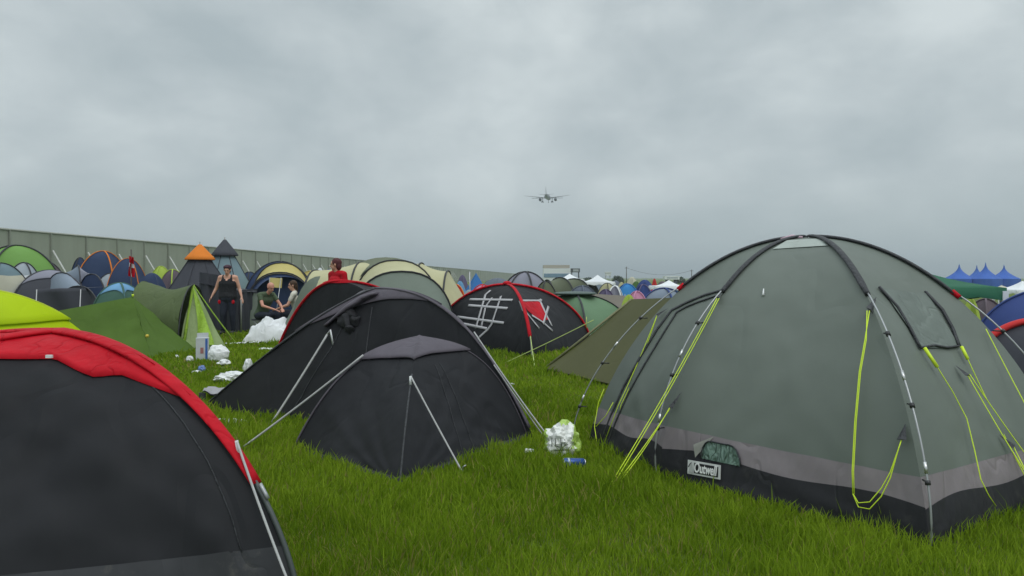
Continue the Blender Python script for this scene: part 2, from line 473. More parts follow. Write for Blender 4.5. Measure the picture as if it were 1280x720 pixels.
# ============ black tent with red canopy (left foreground) ============
def red_black_tent():
    RF = Vector((-.875, 2.95, 0)); LF = Vector((-3.13, 2.35, 0)); BR = Vector((-2.75, 4.9, 0)); BL = Vector((-4.7, 4.4, 0))
    ap = (-2.32, 3.66); H = EYE-(413-HZ)/F*3.66-.015
    root = empty('dome_tent', (ap[0], ap[1], 0), 'black tent with wide red canopy edge, cut off at the bottom left corner', 'tent')
    dm = Dome(ap, [LF, RF, BR, BL], H, [1.25, 1.2, 1.25, 1.25], sag=.05, amp=.045, seed=9)
    FOOT.append([LF, RF, BR, BL])
    bv = dm.grid(range(4), 0, 1, 40, 30).bvh()
    sk = szl(H, .25)
    dm.grid(range(4), 0, sk, 44, 44).build('flysheet', black_fab, root)
    dm.grid(range(4), sk-.004, 1, 8, 30, off=.004).build('mud_skirt', dark_strip, root)
    def hoodgrid(i, fn, off, ns=12, nw=30):
        rows = [[dm.pt(i, fn(b/nw)*a/ns, b/nw, off*(.2+.8*(a/ns))) for b in range(nw+1)] for a in range(ns+1)]
        rows.append([p-Vector((0, 0, .02)) for p in rows[-1]])
        return MB().grid(rows)
    def fe(w):   # lower edge of the hood over the front panel
        return .31-.085*smooth(.0, .18, .78-w)+.10*smooth(.05, .2, w-.8)
    hoodgrid(0, fe, .026).build('canopy', red_fab, root)
    for i in (1, 2, 3): dm.hood([i], .30, .2, .03).build('canopy', red_fab, root)
    # broad sleeves down each corner
    for i in range(4):
        pts = dm.ribpath(i, .0, .645, 26, .012)
        MB().tube(pts, [.055-.024*k/26 for k in range(27)], 10, .3).build('pole_sleeve', red_fab, root)
        MB().tube(dm.ribpath(i, .64, 1.0, 14, .012), .011, 8).build('pole', plain('dark_pole', (.06, .07, .07), .4), root)
        e = dm.ribpath(i, .65, .685, 3, .03)
        MB().tube(e, .009, 6).build('pole_tip', silver, root)
    # door tab under the canopy
    p, n = cast(bv, 63, 457, .05, 3.2)
    MB().box(p, (.014, .006, .007)).build('door_toggle', white_plastic, root, shade=False)
    a = P(249, 516, 3.18)
    m = MB(); a2 = dm.ribpath(1, .55, .56, 1, .05)[0]
    g = [a2, G(366, 735)]
    g[1] = Vector((X(362, 2.86)+.02, 2.78, .0))
    rope('guy_rope', hang(a2, P(358, 722, 2.85), .01)+[P(380, 775, 2.80)], .0055, grey_cord, root)
    MB().tube([a2, a2+Vector((.012, 0, -.07))], .008, 5).build('rope_loop', white_plastic, root)
    rope('seam', [dm.pt(0, s, .93, .004) for s in np.linspace(.35, sk, 20)], .003, sleeve_blk, root)
    return bv
red_black_tent()

# ============ lime yellow tent behind it ============
def simple_dome(name, label, ap, corners, H, mat, q=1.3, sag=.04, amp=.012, seed=1, sleeve=None, sr=.014, sl=1.0, skirt=None, hoodm=None, hood=(.4, .25), group=None, ribs=None, mats=None, cat='tent', foot=True, ns=22, nw=14):
    root = empty(name, (ap[0], ap[1], corners[0][2] if len(corners[0]) > 2 else 0), label, cat, group)
    dm = Dome(ap, corners, H, q, sag, amp, seed)
    if foot: FOOT.append([Vector(c[:2]).to_3d() for c in corners])
    n = len(corners)
    end = 1.0
    if skirt:
        end = szl(H, skirt[1]); dm.grid(range(n), end-.004, 1, 5, nw, off=.004).build('mud_skirt', skirt[0], root)
    if mats:
        for k in range(n): dm.grid([k], 0, end, ns, nw).build('flysheet', mats[k], root)
    else: dm.grid(range(n), 0, end, ns, nw).build('flysheet', mat, root)
    if hoodm: dm.hood(range(n), hood[0], hood[1], .03).build('vent_hood', hoodm, root)
    if sleeve:
        for i in (ribs if ribs is not None else range(n)):
            MB().tube(dm.ribpath(i, 0, sl, 18, sr*.5), sr, 6, .7).build('pole_sleeve', sleeve, root)
    return root, dm

lime = fabric('lime_flysheet', (.50, .66, .002), rough=.6, wrinkle=.15, scale=2, var=.05, trans=.25, spec=.12)
c = (-4.92, 6.5); 
r_, d_ = simple_dome('dome_tent', 'bright lime yellow tent at the left edge behind the black and red one', c, [(-6.1, 5.7), (-3.98, 5.65), (-3.85, 7.3), (-5.9, 7.4)], 1.29, lime, hoodm=lime, hood=(.40, .385), sleeve=fabric('lime_sleeve', (.42, .5, .02)), seed=4, sl=.4, sr=.02)

# ============ large black tent with mauve cap ============
def black_large():
    L = G(250, 513); R = G(668, 549); ap = (-1.42, 7.55); H = EYE+(HZ-361)/F*7.55
    BR = Vector((-.45, 8.9, 0)); BL = Vector((-2.65, 9.7, 0))
    root = empty('dome_tent', (ap[0], ap[1], 0), 'larger charcoal tent with dark cloth hanging on its top, behind the small charcoal tent', 'tent')
    dm = Dome(ap, [L, R, BR, BL], H, [('p', 1.28), ('p', 2.6), ('p', 2.3), ('p', 2.0)], sag=.07, amp=.03, seed=21)
    FOOT.append([L, R, BR, BL])
    full = dm.grid(range(4), 0, 1, 40, 30); bv = full.bvh()
    dm.grid(range(4), 0, 1, 44, 40).build('flysheet', black_fab, root)
    dm.hood(range(4), .30, .17, .035, nw=30).build('vent_hood', mauve_cap, root)
    for i in range(4):
        MB().tube(dm.ribpath(i, .0, .85, 24, .006), [.028]*12+[.018]*13, 8, .5).build('pole_sleeve', mauve_cap if i == 1 else sleeve_blk, root)
    # mauve strap reaching down the left rib
    sp_ = [cast(bv, u, v, .02, 7.5)[0] for u, v in densify([(474, 368), (455, 374), (436, 386), (420, 398), (408, 408)], 4)]
    MB().tube(sp_, [.05+.06*math.sin(math.pi*min(1, k/len(sp_)*1.25)**.8) for k in range(len(sp_))], 10, .35).build('roof_strap', mauve_cap, root)
    a = cast(bv, 412, 420, .05, 7.4)[0]; b = G(340, 528)
    rope('guy_rope', hang(a, b, .01), .011, grey_cord, root)
    MB().tube([a, a+Vector((.03, 0, .05)), a+Vector((.06, 0, -.10))], .011, 5).build('rope_loop', white_plastic, root)
    a = cast(bv, 380, 405, .05, 8)[0]; rope('guy_rope', hang(a, G(318, 512)+Vector((0, 0, .0)), .02), .006, plain('dark_cord', (.14, .14, .14), .7), root)
    a = dm.ribpath(1, .45, .46, 1, .04)[0]; rope('guy_rope', hang(a, G(690, 552), .02), .007, grey_cord, root)
    for w in (.30, .52):
        rope('seam', [dm.pt(0, s, w, .004) for s in np.linspace(.2, 1, 26)], .006, sleeve_blk, root)
    # dark cloth bundle snagged at the top
    cl = MB()
    for (u, v, r) in ((440, 394, .06), (432, 403, .07), (446, 402, .055), (428, 397, .045), (438, 412, .045)):
        p, n = cast(bv, u, v, .03, 7.4); cl.ball(p, (r, r*.6, r), 12, 8)
    pa = cast(bv, 436, 396, .05, 7.4)[0]
    cl.tube([pa, pa+Vector((.03, -.03, -.12)), pa+Vector((.05, -.04, -.20))], [.05, .04, .02], 8, .5)
    for v in cl.v: v += Vector((noise.noise(v*14), noise.noise(v*14+Vector((5, 0, 0))), noise.noise(v*14+Vector((0, 9, 0)))))*.035
    o = cl.build('cloth_bundle', fabric('black_cloth', (.02, .02, .024), rough=.8, scale=12))
    tag(o, 'crumpled black cloth caught on the roof of the larger charcoal tent', 'cloth')
    return bv
black_large()

# ============ small black tent in front ============
def black_small():
    L = G(366, 563); Fr = G(500, 604); R = G(660, 548); B = Vector((-.88, 6.95, 0)); ap = (-.80, 6.20)
    H = EYE+(HZ-420.5)/F*6.20
    root = empty('dome_tent', (ap[0], ap[1], 0), 'small charcoal tent with mauve grey cap in the centre foreground grass', 'tent')
    dm = Dome(ap, [L, Fr, R, B], H, [('m', .26, 3.0), ('m', .55, 2.6), ('m', .22, 3.4), ('p', 2.2)], sag=.055, amp=.018, seed=33)
    FOOT.append([L, Fr, R, B])
    sk = .89
    bv = dm.grid(range(4), 0, 1, 40, 30).bvh()
    dm.grid(range(4), 0, sk, 40, 36).build('flysheet', black_fab2, root)
    dm.grid(range(4), sk-.01, 1, 5, 36, off=.006).build('mud_skirt', dark_strip, root)
    dm.hood(range(4), [.33, .20, .30, .3], .045, .03, nw=26).build('vent_hood', mauve_cap, root)
    for i in range(4):
        MB().tube(dm.ribpath(i, .28, .98, 24, .003), .014 if i == 0 else .008, 8, .6).build('pole_sleeve', mauve_cap if i in (0, 2) else sleeve_blk, root)
    for w in (.45, .55):
        rope('seam', [dm.pt(1, s, w, .003) for s in np.linspace(.28, 1, 20)], .003, sleeve_blk, root)
    a = dm.ribpath(1, .32, .33, 1, .05)[0]; rope('guy_rope', hang(a, G(579, 592), .005), .007, grey_cord, root)
    MB().tube([a, a+Vector((0, -.01, -.07))], .011, 5).build('rope_loop', white_plastic, root)
    a = cast(bv, 457, 449, .06, 6)[0]; rope('guy_rope', hang(a, G(301, 561), .01), .009, grey_cord, root)
    a = dm.ribpath(2, .45, .46, 1, .05)[0]; rope('guy_rope', hang(a, G(680, 546), .005), .006, grey_cord, root)
    p = G(579, 592); MB().tube([p+Vector((0, 0, -.05)), p+Vector((0, .0, .05)), p+Vector((.02, 0, .06))], .006, 5).build('tent_peg', silver, root)
black_small()

# ============ black tent with red edging behind them ============
r_, d_ = simple_dome('dome_tent', 'dark tent with red edging directly in front of the man in red', (-2.75, 11.5),
    [G(343, 450), (-1.5, 10.4), (-1.3, 12.6), (-3.7, 12.9)], 1.33, black_fab, q=[('p', 2.2), 1.2, 1.2, 1.2], sleeve=red_fab, sr=.034, sl=.9, seed=8, ribs=[0, 2, 3])
tri = d_.grid([0], 0.04, .16, 6, 8, off=.05).build('red_flap', red_fab, r_)

# ============ taped black and red tent (middle distance) ============
def taped():
    L = G(541, 430); Fr = G(664, 446); R = G(738, 432); ap = (-.10, 14.75); H = EYE+(HZ-356)/F*14.75
    B = Vector((-.5, 17, 0))
    root = empty('dome_tent', (ap[0], ap[1], 0), 'black tent with red poles and a grid and pennant made of grey tape', 'tent')
    dm = Dome(ap, [L, Fr, R, B], H, [1.15, 1.1, 1.1, 1.2], sag=.07, amp=.03, seed=41)
    FOOT.append([L, Fr, R, B])
    bv = dm.grid(range(4), 0, 1, 40, 30).bvh()
    dm.grid(range(4), 0, 1, 36, 30).build('flysheet', black_fab, root)
    for i, e in ((0, .93), (1, .80), (2, .86), (3, .9)):
        MB().tube(dm.ribpath(i, 0, e, 24, .012), ([.034]*25 if i == 1 else [.052]*10+[.045]*15), 8, .5).build('pole_sleeve', red_fab, root)
        MB().tube(dm.ribpath(i, e, 1, 6, .03), .012, 6).build('pole', fibre, root)
    MB().ball((ap[0], ap[1], H+.03), (.09, .09, .05)).build('pole_hub', red_fab, root)
    Z = lambda pts: [(540+x/5.145, 320+y/5.145) for x, y in pts]
    for ln in ([(243, 280), (520, 285)], [(235, 318), (487, 338)], [(165, 392), (463, 432)], [(190, 452), (195, 435), (355, 468)],
               [(378, 222), (345, 250), (283, 465)], [(387, 270), (345, 330), (318, 460)], [(445, 260), (385, 440), (360, 475), (295, 533)]):
        ribbon(bv, Z(ln), .052, .012, .004, 4, fall=14).build('tape_strip', tape_mat, root)
    q = Z([(578, 296), (692, 292), (748, 408), (712, 420)])
    pen = patch(bv, q, 8, .012, fall=14); 
    q2 = Z([(578, 296), (712, 420), (660, 392), (612, 352)])
    pen.add(*(lambda m: (m.v, m.f))(patch(bv, q2, 6, .012, fall=14)))
    pen.build('red_pennant', red_fab, root)
    for ln in ([(566, 290), (702, 290)], [(568, 290), (590, 350), (686, 468)], [(690, 285), (735, 385), (768, 452)], [(746, 327), (712, 440)],
               [(640, 385), (712, 430), (772, 484)], [(690, 300), (700, 282)]):
        ribbon(bv, Z(ln), .048, .018, .004, 4, fall=14).build('tape_strip', tape_mat, root)
    rope('guy_rope', hang(dm.ribpath(1, .8, .81, 1, .05)[0], G(669, 463), .01), .008, green_cord, root)
    rope('guy_rope', hang(dm.ribpath(0, .6, .61, 1, .05)[0], G(520, 425), .01), .008, grey_cord, root)
taped()

# ============ olive ridge tent ============
def olive():
    A = P(790, 374, 10.9); Bp = P(874, 371, 9.2)
    nl = G(681, 463); nr = G(800, 494); bl = G(700, 447); br = Vector((3.2, 11.6, 0))
    root = empty('ridge_tent', (1.5, 10.3, 0), 'low olive ridge tent between the taped tent and the big sage dome', 'tent')
    def sheet(a, b, c, d, sag, n=18):
        rows = []
        for i in range(n+1):
            r = []
            for j in range(n+1):
                s, t = i/n, j/n
                p = a.lerp(b, t).lerp(d.lerp(c, t), s)
                k = math.sin(math.pi*s)
                p.z -= sag*k+.02*noise.noise(p*1.5)*math.sin(math.pi*t)*k
                r.append(p)
            rows.append(r)
        return MB().grid(rows)
    ol = fabric('olive_flysheet', (.068, .070, .022), rough=.75, wrinkle=.12, scale=1.6, var=.06)
    nl2 = nl+Vector((0, 0, .03)); nr2 = nr+Vector((0, 0, .05))
    sheet(A, Bp, nr2, nl2, .04).build('flysheet', ol, root)
    sheet(A, Bp, br, bl, .04).build('flysheet', ol, root)
    MB().add([A, nl2, bl], [(0, 1, 2)]).build('end_panel', fabric('olive_pale', (.17, .17, .085), rough=.6), root)
    MB().tube([nl2, nl2.lerp(A, .5)+Vector((-.02, 0, -.02)), A], .02, 6).build('hem', fabric('olive_pale', (.21, .21, .11)), root)
    MB().tube([A-Vector((0, 0, A.z)), A], .012, 6).build('pole', fibre, root)
    MB().tube([Bp-Vector((0, 0, Bp.z)), Bp], .012, 6).build('pole', fibre, root)
    rope('guy_rope', hang(P(742, 400, 11.3), G(628, 455), .01), .007, green_cord, root)
    MB().tube([P(733, 396, 11.4), P(733, 410, 11.4)], .008, 5).build('rope_loop', green_cord, root)
    FOOT.append([nl, nr, br, bl])
olive()

# ============ green dome behind ============
grn = fabric('mid_green', (.13, .23, .125), rough=.6, wrinkle=.15, scale=1.5, trans=.1, var=.07)
root, dm = simple_dome('dome_tent', 'green dome tent with black poles just right of the taped tent', (X(719, 16.2), 16.2), [G(665, 424)+Vector((0, 0, 0)), G(733, 432), G(790, 424), (1.9, 18.5)], EYE-(368-HZ)/F*16.2, grn, q=[.9, 1.0, .9, 1], sleeve=sleeve_blk, sr=.022, sl=.95, seed=12)
MB().ball((dm.ap[0], dm.ap[1], dm.H+.02), (.5, .4, .05)).build('vent_cap', fabric('dark_teal', (.08, .11, .10)), root)

# ---------------------------------------------------------------- generic far tents
dk = fabric('far_black_pole', (.03, .03, .035), rough=.6)
CO = {
 'grey_lilac': (.22, .22, .27), 'grey_blue': (.20, .24, .30), 'slate': (.12, .14, .18), 'light_grey': (.36, .40, .44), 'green': (.15, .30, .07),
 'navy': (.030, .05, .11), 'blue': (.04, .16, .42), 'bright_blue': (.04, .22, .52), 'teal': (.06, .13, .10), 'olive': (.12, .135, .085),
 'beige': (.42, .40, .24), 'khaki': (.44, .37, .13), 'taupe': (.19, .17, .145), 'lime': (.38, .50, .08), 'pink': (.55, .25, .38), 'purple': (.13, .11, .19),
 'plum': (.13, .10, .12), 'red': (.55, .03, .03), 'orange': (.70, .20, .02), 'charcoal': (.05, .052, .065), 'white': (.72, .74, .76), 'cream': (.50, .48, .38),
 'royal': (.035, .06, .20), 'sky': (.16, .34, .55), 'grey_green': (.15, .18, .15), 'greyteal': (.16, .23, .26), 'dkgreen': (.02, .11, .06), 'forest': (.055, .12, .03)}
def fm(k, tr=0.0):
    return fabric('fly_'+k, CO[k], rough=.68, spec=.2, wrinkle=.2, scale=1.2, var=.1, trans=tr)

def far_dome(label, u, v, d, hw, col, rot=20, q=1.1, sleeve='blk', hood=None, stretch=1.0, name='dome_tent', colors=None, group=None, door=None, n=4, sr=.022, foot=False, cat='tent'):
    x = X(u, d); g = gz(x, d); H = EYE+(HZ-v)/F*d
    R = hw/F*d
    cs = []
    for k in range(n):
        a = math.radians(rot+360/n*k)
        cs.append((x+R*math.cos(a), d+R*math.sin(a)*stretch, g))
    mats = [fm(c) for c in colors] if colors else None
    root, dm = simple_dome(name, label, (x, d), cs, H, fm(col), q=q, sag=.05, amp=.02, seed=u*.13, sleeve={'blk': dk}.get(sleeve, fm(sleeve) if sleeve and sleeve != 'blk' else None), sr=sr, sl=1, hoodm=fm(hood) if hood else None, hood=(.5, .34), mats=mats, group=group, foot=foot, ns=12, nw=8)
    if door is not None:   # a door panel on the side facing the path
        k, c = door
        dm.grid([k], .42, .97, 8, 8, off=.015, edge0=lambda w: 0).build('door', fm(c), root)
    return root, dm

def tunnel(label, hoops, cols, q=.85, name='tunnel_tent', group=None, sleeve=dk, sr=.022, ends=(None, None), foot=False, n=18, cat='tent', base=None):
    """hoops: (x, y, halfwidth, height, angle of the hoop's own width axis in degrees)"""
    cx = sum(h[0] for h in hoops)/len(hoops); cy = sum(h[1] for h in hoops)/len(hoops)
    g = gz(cx, cy) if base is None else base
    root = empty(name, (cx, cy, g), label, cat, group)
    def hp(h, k, grow=0.0):
        a = math.pi*k/n; A = math.radians(h[4])
        c = math.cos(a); s = math.sin(a)
        w = (abs(c)**.85)*(1 if c > 0 else -1)*(h[2]+grow); z = (s**q)*(h[3]-g+grow)
        return Vector((h[0]-math.cos(A)*w, h[1]-math.sin(A)*w, g+z))
    for i in range(len(hoops)-1):
        rows = []
        for t in np.linspace(0, 1, 8):
            r = []
            for k in range(n+1):
                p = hp(hoops[i], k).lerp(hp(hoops[i+1], k), t)
                sg = .05*4*t*(1-t)*math.sin(math.pi*k/n)
                p.z -= sg; p += Vector((0, 0, .02))*noise.noise(p*1.4)*math.sin(math.pi*k/n)
                r.append(p)
            rows.append(r)
        MB().grid(rows).build('flysheet', cols[i] if not isinstance(cols[i], str) else fm(cols[i]), root)
    for h in hoops:
        if h[3]-g > .35 and sleeve is not None:
            MB().tube([hp(h, k, .012) for k in range(n+1)], sr, 6, .7).build('pole_sleeve', sleeve, root)
    for e, idx in ((ends[0], 0), (ends[1], -1)):
        if e:
            h = hoops[idx]; pts = [hp(h, k, -.01) for k in range(n+1)]; m = MB()
            c = Vector((h[0], h[1], g))
            rows = [[p.lerp(Vector((c.x+(p.x-c.x)*.999, c.y+(p.y-c.y)*.999, g)), s) for p in pts] for s in (0, .33, .66, 1)]
            m.grid(rows).build('door', fm(e), root)
    if foot:
        a = hoops[0]; b = hoops[-1]
        FOOT.append([hp(a, 0), hp(a, n), hp(b, n), hp(b, 0)])
    return root

def zt(v, d): return EYE+(HZ-v)/F*d
# ---- beige family tent in the middle
tunnel('large beige family tent with black arched poles and grey green front, behind the charcoal tents',
   [(X(395, 17.0), 17.0, 1.3, zt(338, 17), 90), (X(452, 17.2), 17.2, 1.5, zt(328, 17.2), 90), (X(527, 17.2), 17.2, 1.5, zt(329, 17.2), 90), (X(560, 17.0), 17.0, 1.5, zt(339, 17), 90), (X(600, 16.8), 16.8, 1.0, .4, 90)],
   ['beige']*4, n=20)
bt = [o for o in COL.objects if o.get('label', '').startswith('large beige family')][0]
def hoop_part(root, hs, cols, sleeves=True, q=.8, n=22):
    def hp(h, k, grow=0): 
        a = math.pi*k/n; A = math.radians(h[4]); c = math.cos(a)
        w = (abs(c)**.85)*(1 if c > 0 else -1)*(h[2]+grow)
        return Vector((h[0]-math.cos(A)*w, h[1]-math.sin(A)*w, (math.sin(a)**q)*(h[3]+grow)))
    for i in range(len(hs)-1):
        rows = [[hp(hs[i], k).lerp(hp(hs[i+1], k), t)-Vector((0, 0, .04*4*t*(1-t)*math.sin(math.pi*k/n))) for k in range(n+1)] for t in np.linspace(0, 1, 7)]
        MB().grid(rows).build('flysheet', fm(cols[i]), root)
        if sleeves: MB().tube([hp(hs[i], k, .015) for k in range(n+1)], .028, 6, .7).build('pole_sleeve', dk, root)
hoop_part(bt, [(X(495, 16.2), 16.2, 1.05, zt(326, 16.2), 4), (X(502, 14.9), 14.9, 1.10, zt(340, 14.9), 4), (X(508, 13.9), 13.9, 1.0, .35, 4)], ['beige', 'grey_green'])
hoop_part(bt, [(X(482, 18.4), 18.4, .9, zt(330, 18.4), 0), (X(482, 17.5), 17.5, 1.3, zt(321.5, 17.5), 0), (X(490, 16.2), 16.2, 1.05, zt(327, 16.2), 0)], ['olive', 'olive'], sleeves=False)
rope('guy_rope', hang(P(543, 352, 15), G(610, 442)+Vector((-1.2, 1.2, 0)), .02), .008, green_cord, bt)
# wing flap on its left: grey green porch
tunnel('grey green porch tent left of the beige family tent', [(X(372, 16.4), 16.0, .5, .4, 70), (X(402, 16.4), 16.4, 1.1, zt(345, 16.4), 70), (X(430, 16.6), 17.0, 1.1, zt(352, 16.6), 70)], ['grey_green', 'grey_green'], sleeve=None)

# ---- khaki and navy dome
d = 22.5
root, dm = far_dome('khaki and navy dome tent behind the two sitting people', 350, 327, d, 46, 'khaki', rot=-60, q=.8, colors=['navy', 'khaki', 'khaki', 'navy'])
hoop_part(root, [(X(352, 21.6), 21.6, .95, zt(329, 21.6), 3), (X(350, 20.7), 20.7, 1.00, zt(341, 20.7), 3), (X(350, 20.6), 20.6, .98, zt(343, 20.6), 3), (X(350, 19.9), 20.2, .98, zt(346, 20.2), 3)], ['khaki', 'khaki', 'navy'])
hoop_part(root, [(X(350, 20.5), 20.5, .97, zt(343.5, 20.5), 3), (X(350, 20.4), 20.45, .03, .1, 3)], ['navy'], sleeves=False)
far_dome('small khaki dome tent peeping out right of the khaki and navy dome', 388, 339, 24, 26, 'khaki', rot=15, sleeve='khaki')
# ---- tipis
def tipi(label, u, v, d, R, col, capcol, capf=.22, cold=True, rotk=0, open_front=True):
    x = X(u, d); H = zt(v, d)
    root = empty('tipi_tent', (x, d, 0), label, 'tipi tent')
    n = 8; rows = []
    def ring(f, r, off=0):
        out = []
        for k in range(n*4):
            a = 2*math.pi*k/(n*4)+rotk; ph = (k % 4)/4
            rr = r*(math.cos(math.pi/n)/math.cos((ph-.5)*2*math.pi/n))+off
            rr *= 1-.05*math.sin(math.pi*f)*(1-.0*ph)
            out.append(Vector((x+rr*math.cos(a), d+rr*math.sin(a), H*(1-f))))
        return out
    rows = [ring(f, R*f) for f in np.linspace(capf*.8, 1, 14)]
    MB().grid(rows, closed=True).build('flysheet', fm(col), root)
    caprows = [ring(f, R*f*1.05+.10*f/capf, .03) for f in np.linspace(0.005, capf*1.05, 6)]
    caprows.append([p-Vector((0, 0, .03)) for p in ring(capf*1.05, R*capf*1.05*1.05+.09, .03)])
    MB().grid(caprows, closed=True).build('cap', fm(capcol), root)
    MB().tube([(x, d, 0), (x, d, H+.06)], .02, 6).build('centre_pole', fibre, root)
    for k in range(n):
        a = 2*math.pi*k/n+rotk; m = MB()
        p = [Vector((x+R*f*math.cos(a)*(1-.05*math.sin(math.pi*f))*1.01, d+R*f*math.sin(a)*(1-.05*math.sin(math.pi*f))*1.01, H*(1-f)+.004)) for f in np.linspace(capf, 1, 10)]
        MB().tube(p, .012, 5).build('seam', fm('charcoal'), root)
    return root
tipi('dark grey tipi tent with a bright orange cap', 250, 305, 20.3, 1.65, 'charcoal', 'orange', .17)
tipi('pale blue tipi tent with a dark pointed cap', 281, 299, 22.5, 1.55, 'greyteal', 'charcoal', .18)

# ---- black pop-up shelter behind the woman
def shelter():
    d = 18.7
    root = empty('utility_tent', (X(282, d), d, 0), 'black upright cloth shelter standing right behind the woman in the black vest', 'shelter')
    m = MB(); xa, xb = X(249, d), X(306, d)
    def wall(p, q, h1, h2, name='wall'):
        rows = []
        for t in np.linspace(0, 1, 14):
            b = p.lerp(q, t); rows.append([b+Vector((0.03*math.sin(t*17+z*3), .05*math.sin(t*14+z), (h1*(1-t)+h2*t)*z)) for z in np.linspace(0, 1, 8)])
        MB().grid(rows).build(name, fm('charcoal'), root)
    wall(Vector((xa, d, 0)), Vector((X(283, d), d-.1, 0)), zt(340, d), zt(345, d))
    wall(Vector((X(283, d), d-.1, 0)), Vector((xb, d-.25, 0)), zt(364, d), zt(362, d))
    wall(Vector((xb, d-.25, 0)), Vector((xb-.1, d+1.1, 0)), zt(362, d), zt(362, d))
    wall(Vector((xa, d, 0)), Vector((xa-.2, d+.9, 0)), zt(340, d), zt(345, d))
    m.tube([(xb, d-.25, 0), (xb, d-.25, zt(361, d))], .02, 6).tube([(X(283, d), d-.1, 0), (X(283, d), d-.1, zt(344, d))], .02, 6).build('pole', fibre, root)
    MB().grid([[Vector((x, y, zt(352, d)-.25*(x-xa)/(xb-xa)-.02)) for x in np.linspace(xa, xb, 5)] for y in (d-.1, d+.9)]).build('roof', fm('charcoal'), root)
shelter()

# ---- olive green hoop tent with lime inner, guy pulled right
def hoop_green():
    og = fabric('drab_green', (.092, .122, .050), rough=.7, spec=.15, wrinkle=.45, scale=2.2, trans=.08)
    fr = Vector((-6.55, 14.8, 0)); bk = Vector((X(180, 15.6), 15.6, 0))
    root = empty('hoop_tent', ((fr.x+bk.x)/2, 14.8, 0), 'sagging drab green hoop tent with lime inner door held open by a guy rope', 'tent')
    n = 20; H1 = zt(356, 14.8); H2 = zt(351, 15.6)
    ax = Vector((-.1, 1, 0)).normalized()   # hoop width axis runs away from the viewer
    def hp(c, w, H, k):
        a = math.pi*k/n; return c-ax*math.cos(a)*w+Vector((0, 0, H*math.sin(a)**1.0))
    rows = []
    for t in np.linspace(0, 1, 16):
        r = []
        for k in range(n+1):
            p = hp(fr, .9, H1, k).lerp(hp(bk, 1.0, H2, k), t); p.z -= .13*4*t*(1-t)*math.sin(math.pi*k/n)
            p += Vector((.03, .05, .04))*noise.noise(p*2.3); r.append(p)
        rows.append(r)
    MB().grid(rows).build('flysheet', og, root)
    # far end falls to the ground on the left
    tail = Vector((X(150, 15), 15.0, 0))
    MB().grid([[hp(bk, 1.0, H2, k).lerp(tail+Vector((0, .4*(k/n-.5), 0)), t) for k in range(n+1)] for t in np.linspace(0, 1, 8)]).build('flysheet', og, root)
    MB().tube([hp(fr, .91, H1+.01, k)+Vector((.01, 0, 0)) for k in range(n+1)], .012, 6).build('pole_sleeve', dk, root)
    # pale lime inner door
    nose = Vector((X(276, 13.6), 13.9, 0)); li = fabric('lime_inner', (.33, .52, .05), rough=.55, wrinkle=.6, scale=5, trans=.3); lp = fabric('pale_lime_mesh', (.28, .36, .16), rough=.7, trans=.2)
    top = hp(fr, .9, H1, 10)
    m = MB(); b0 = hp(fr, .9, H1, 0)
    rowsn = [[top.lerp(b0.lerp(nose, t), s)+Vector((0, .04*math.sin(9*s+5*t)*s, 0)) for t in np.linspace(0, 1, 8)] for s in np.linspace(0.02, 1, 12)]
    MB().grid(rowsn).build('inner_door', lp, root)
    fb_ = hp(fr, .9, H1, n)
    MB().grid([[top.lerp(fb_.lerp(nose, t), s) for t in np.linspace(0, 1, 8)] for s in np.linspace(0.02, 1, 12)]).build('inner_door', lp, root)
    l0 = b0.lerp(nose, .42)-Vector((0, .05, 0)); l1 = b0.lerp(nose, .8)-Vector((0, .08, 0))
    MB().grid([[top.lerp(l0.lerp(l1, t), s)+Vector((.05*math.sin(3*s), -.05-.05*math.sin(8*s+4*t)*s, 0)) for t in np.linspace(0, 1, 8)] for s in np.linspace(0.03, .92, 12)]).build('door_flap', li, root)
    MB().tube([top, b0+Vector((.1, 0, 0))], .03, 6).build('door_edge', li, root)
    MB().tube(hang(top, G(297, 431), .03), [.03]*12+[.015]*3, 6, .4).build('guy_strap', li, root)
    FOOT.append([fr-ax*.9, fr+ax*.9, bk+ax, bk-ax])
hoop_green()
# ---- green sloping tent in front of it
def green_slope():
    g = fabric('deep_green', (.075, .135, .020), rough=.7, spec=.15, wrinkle=.25, scale=1.6, trans=.1)
    root = empty('ridge_tent', (X(150, 13.6), 13.6, 0), 'mid green sloping tent next to the lime tent, with one small yellow peg tab', 'tent')
    T = P(166, 371, 13.6); Lt = P(70, 389, 13.4); rb = G(246, 438); lb = G(60, 446); fb = G(190, 447); bk = Vector((T.x+.3, 15.3, 0)); bl = Vector((Lt.x, 15, 0))
    def q(a, b, c, d, n=14):
        return MB().grid([[(a.lerp(b, t).lerp(d.lerp(c, t), s))-Vector((0, 0, .05*math.sin(math.pi*s)*math.sin(math.pi*t)))+Vector((.03, .05, 0))*noise.noise(Vector((s*5, t*5, 1)))*math.sin(math.pi*s) for t in np.linspace(0, 1, n)] for s in np.linspace(0, 1, n)])
    q(Lt, T, fb, lb).build('flysheet', g, root); q(T, T, rb, fb).build('flysheet', g, root)
    q(Lt, T, bk, bl).build('flysheet', g, root); q(T, T, bk, rb).build('flysheet', g, root)
    MB().tube([T, T+Vector((0, 0, .05))], .02, 6).build('pole_tip', neon, root)
    MB().ball(P(184, 420, 12.6), .03).build('peg_tab', plain('tab_yellow', (.6, .45, .05), .6), root)
    FOOT.append([lb, fb, rb, bk, bl])
green_slope()

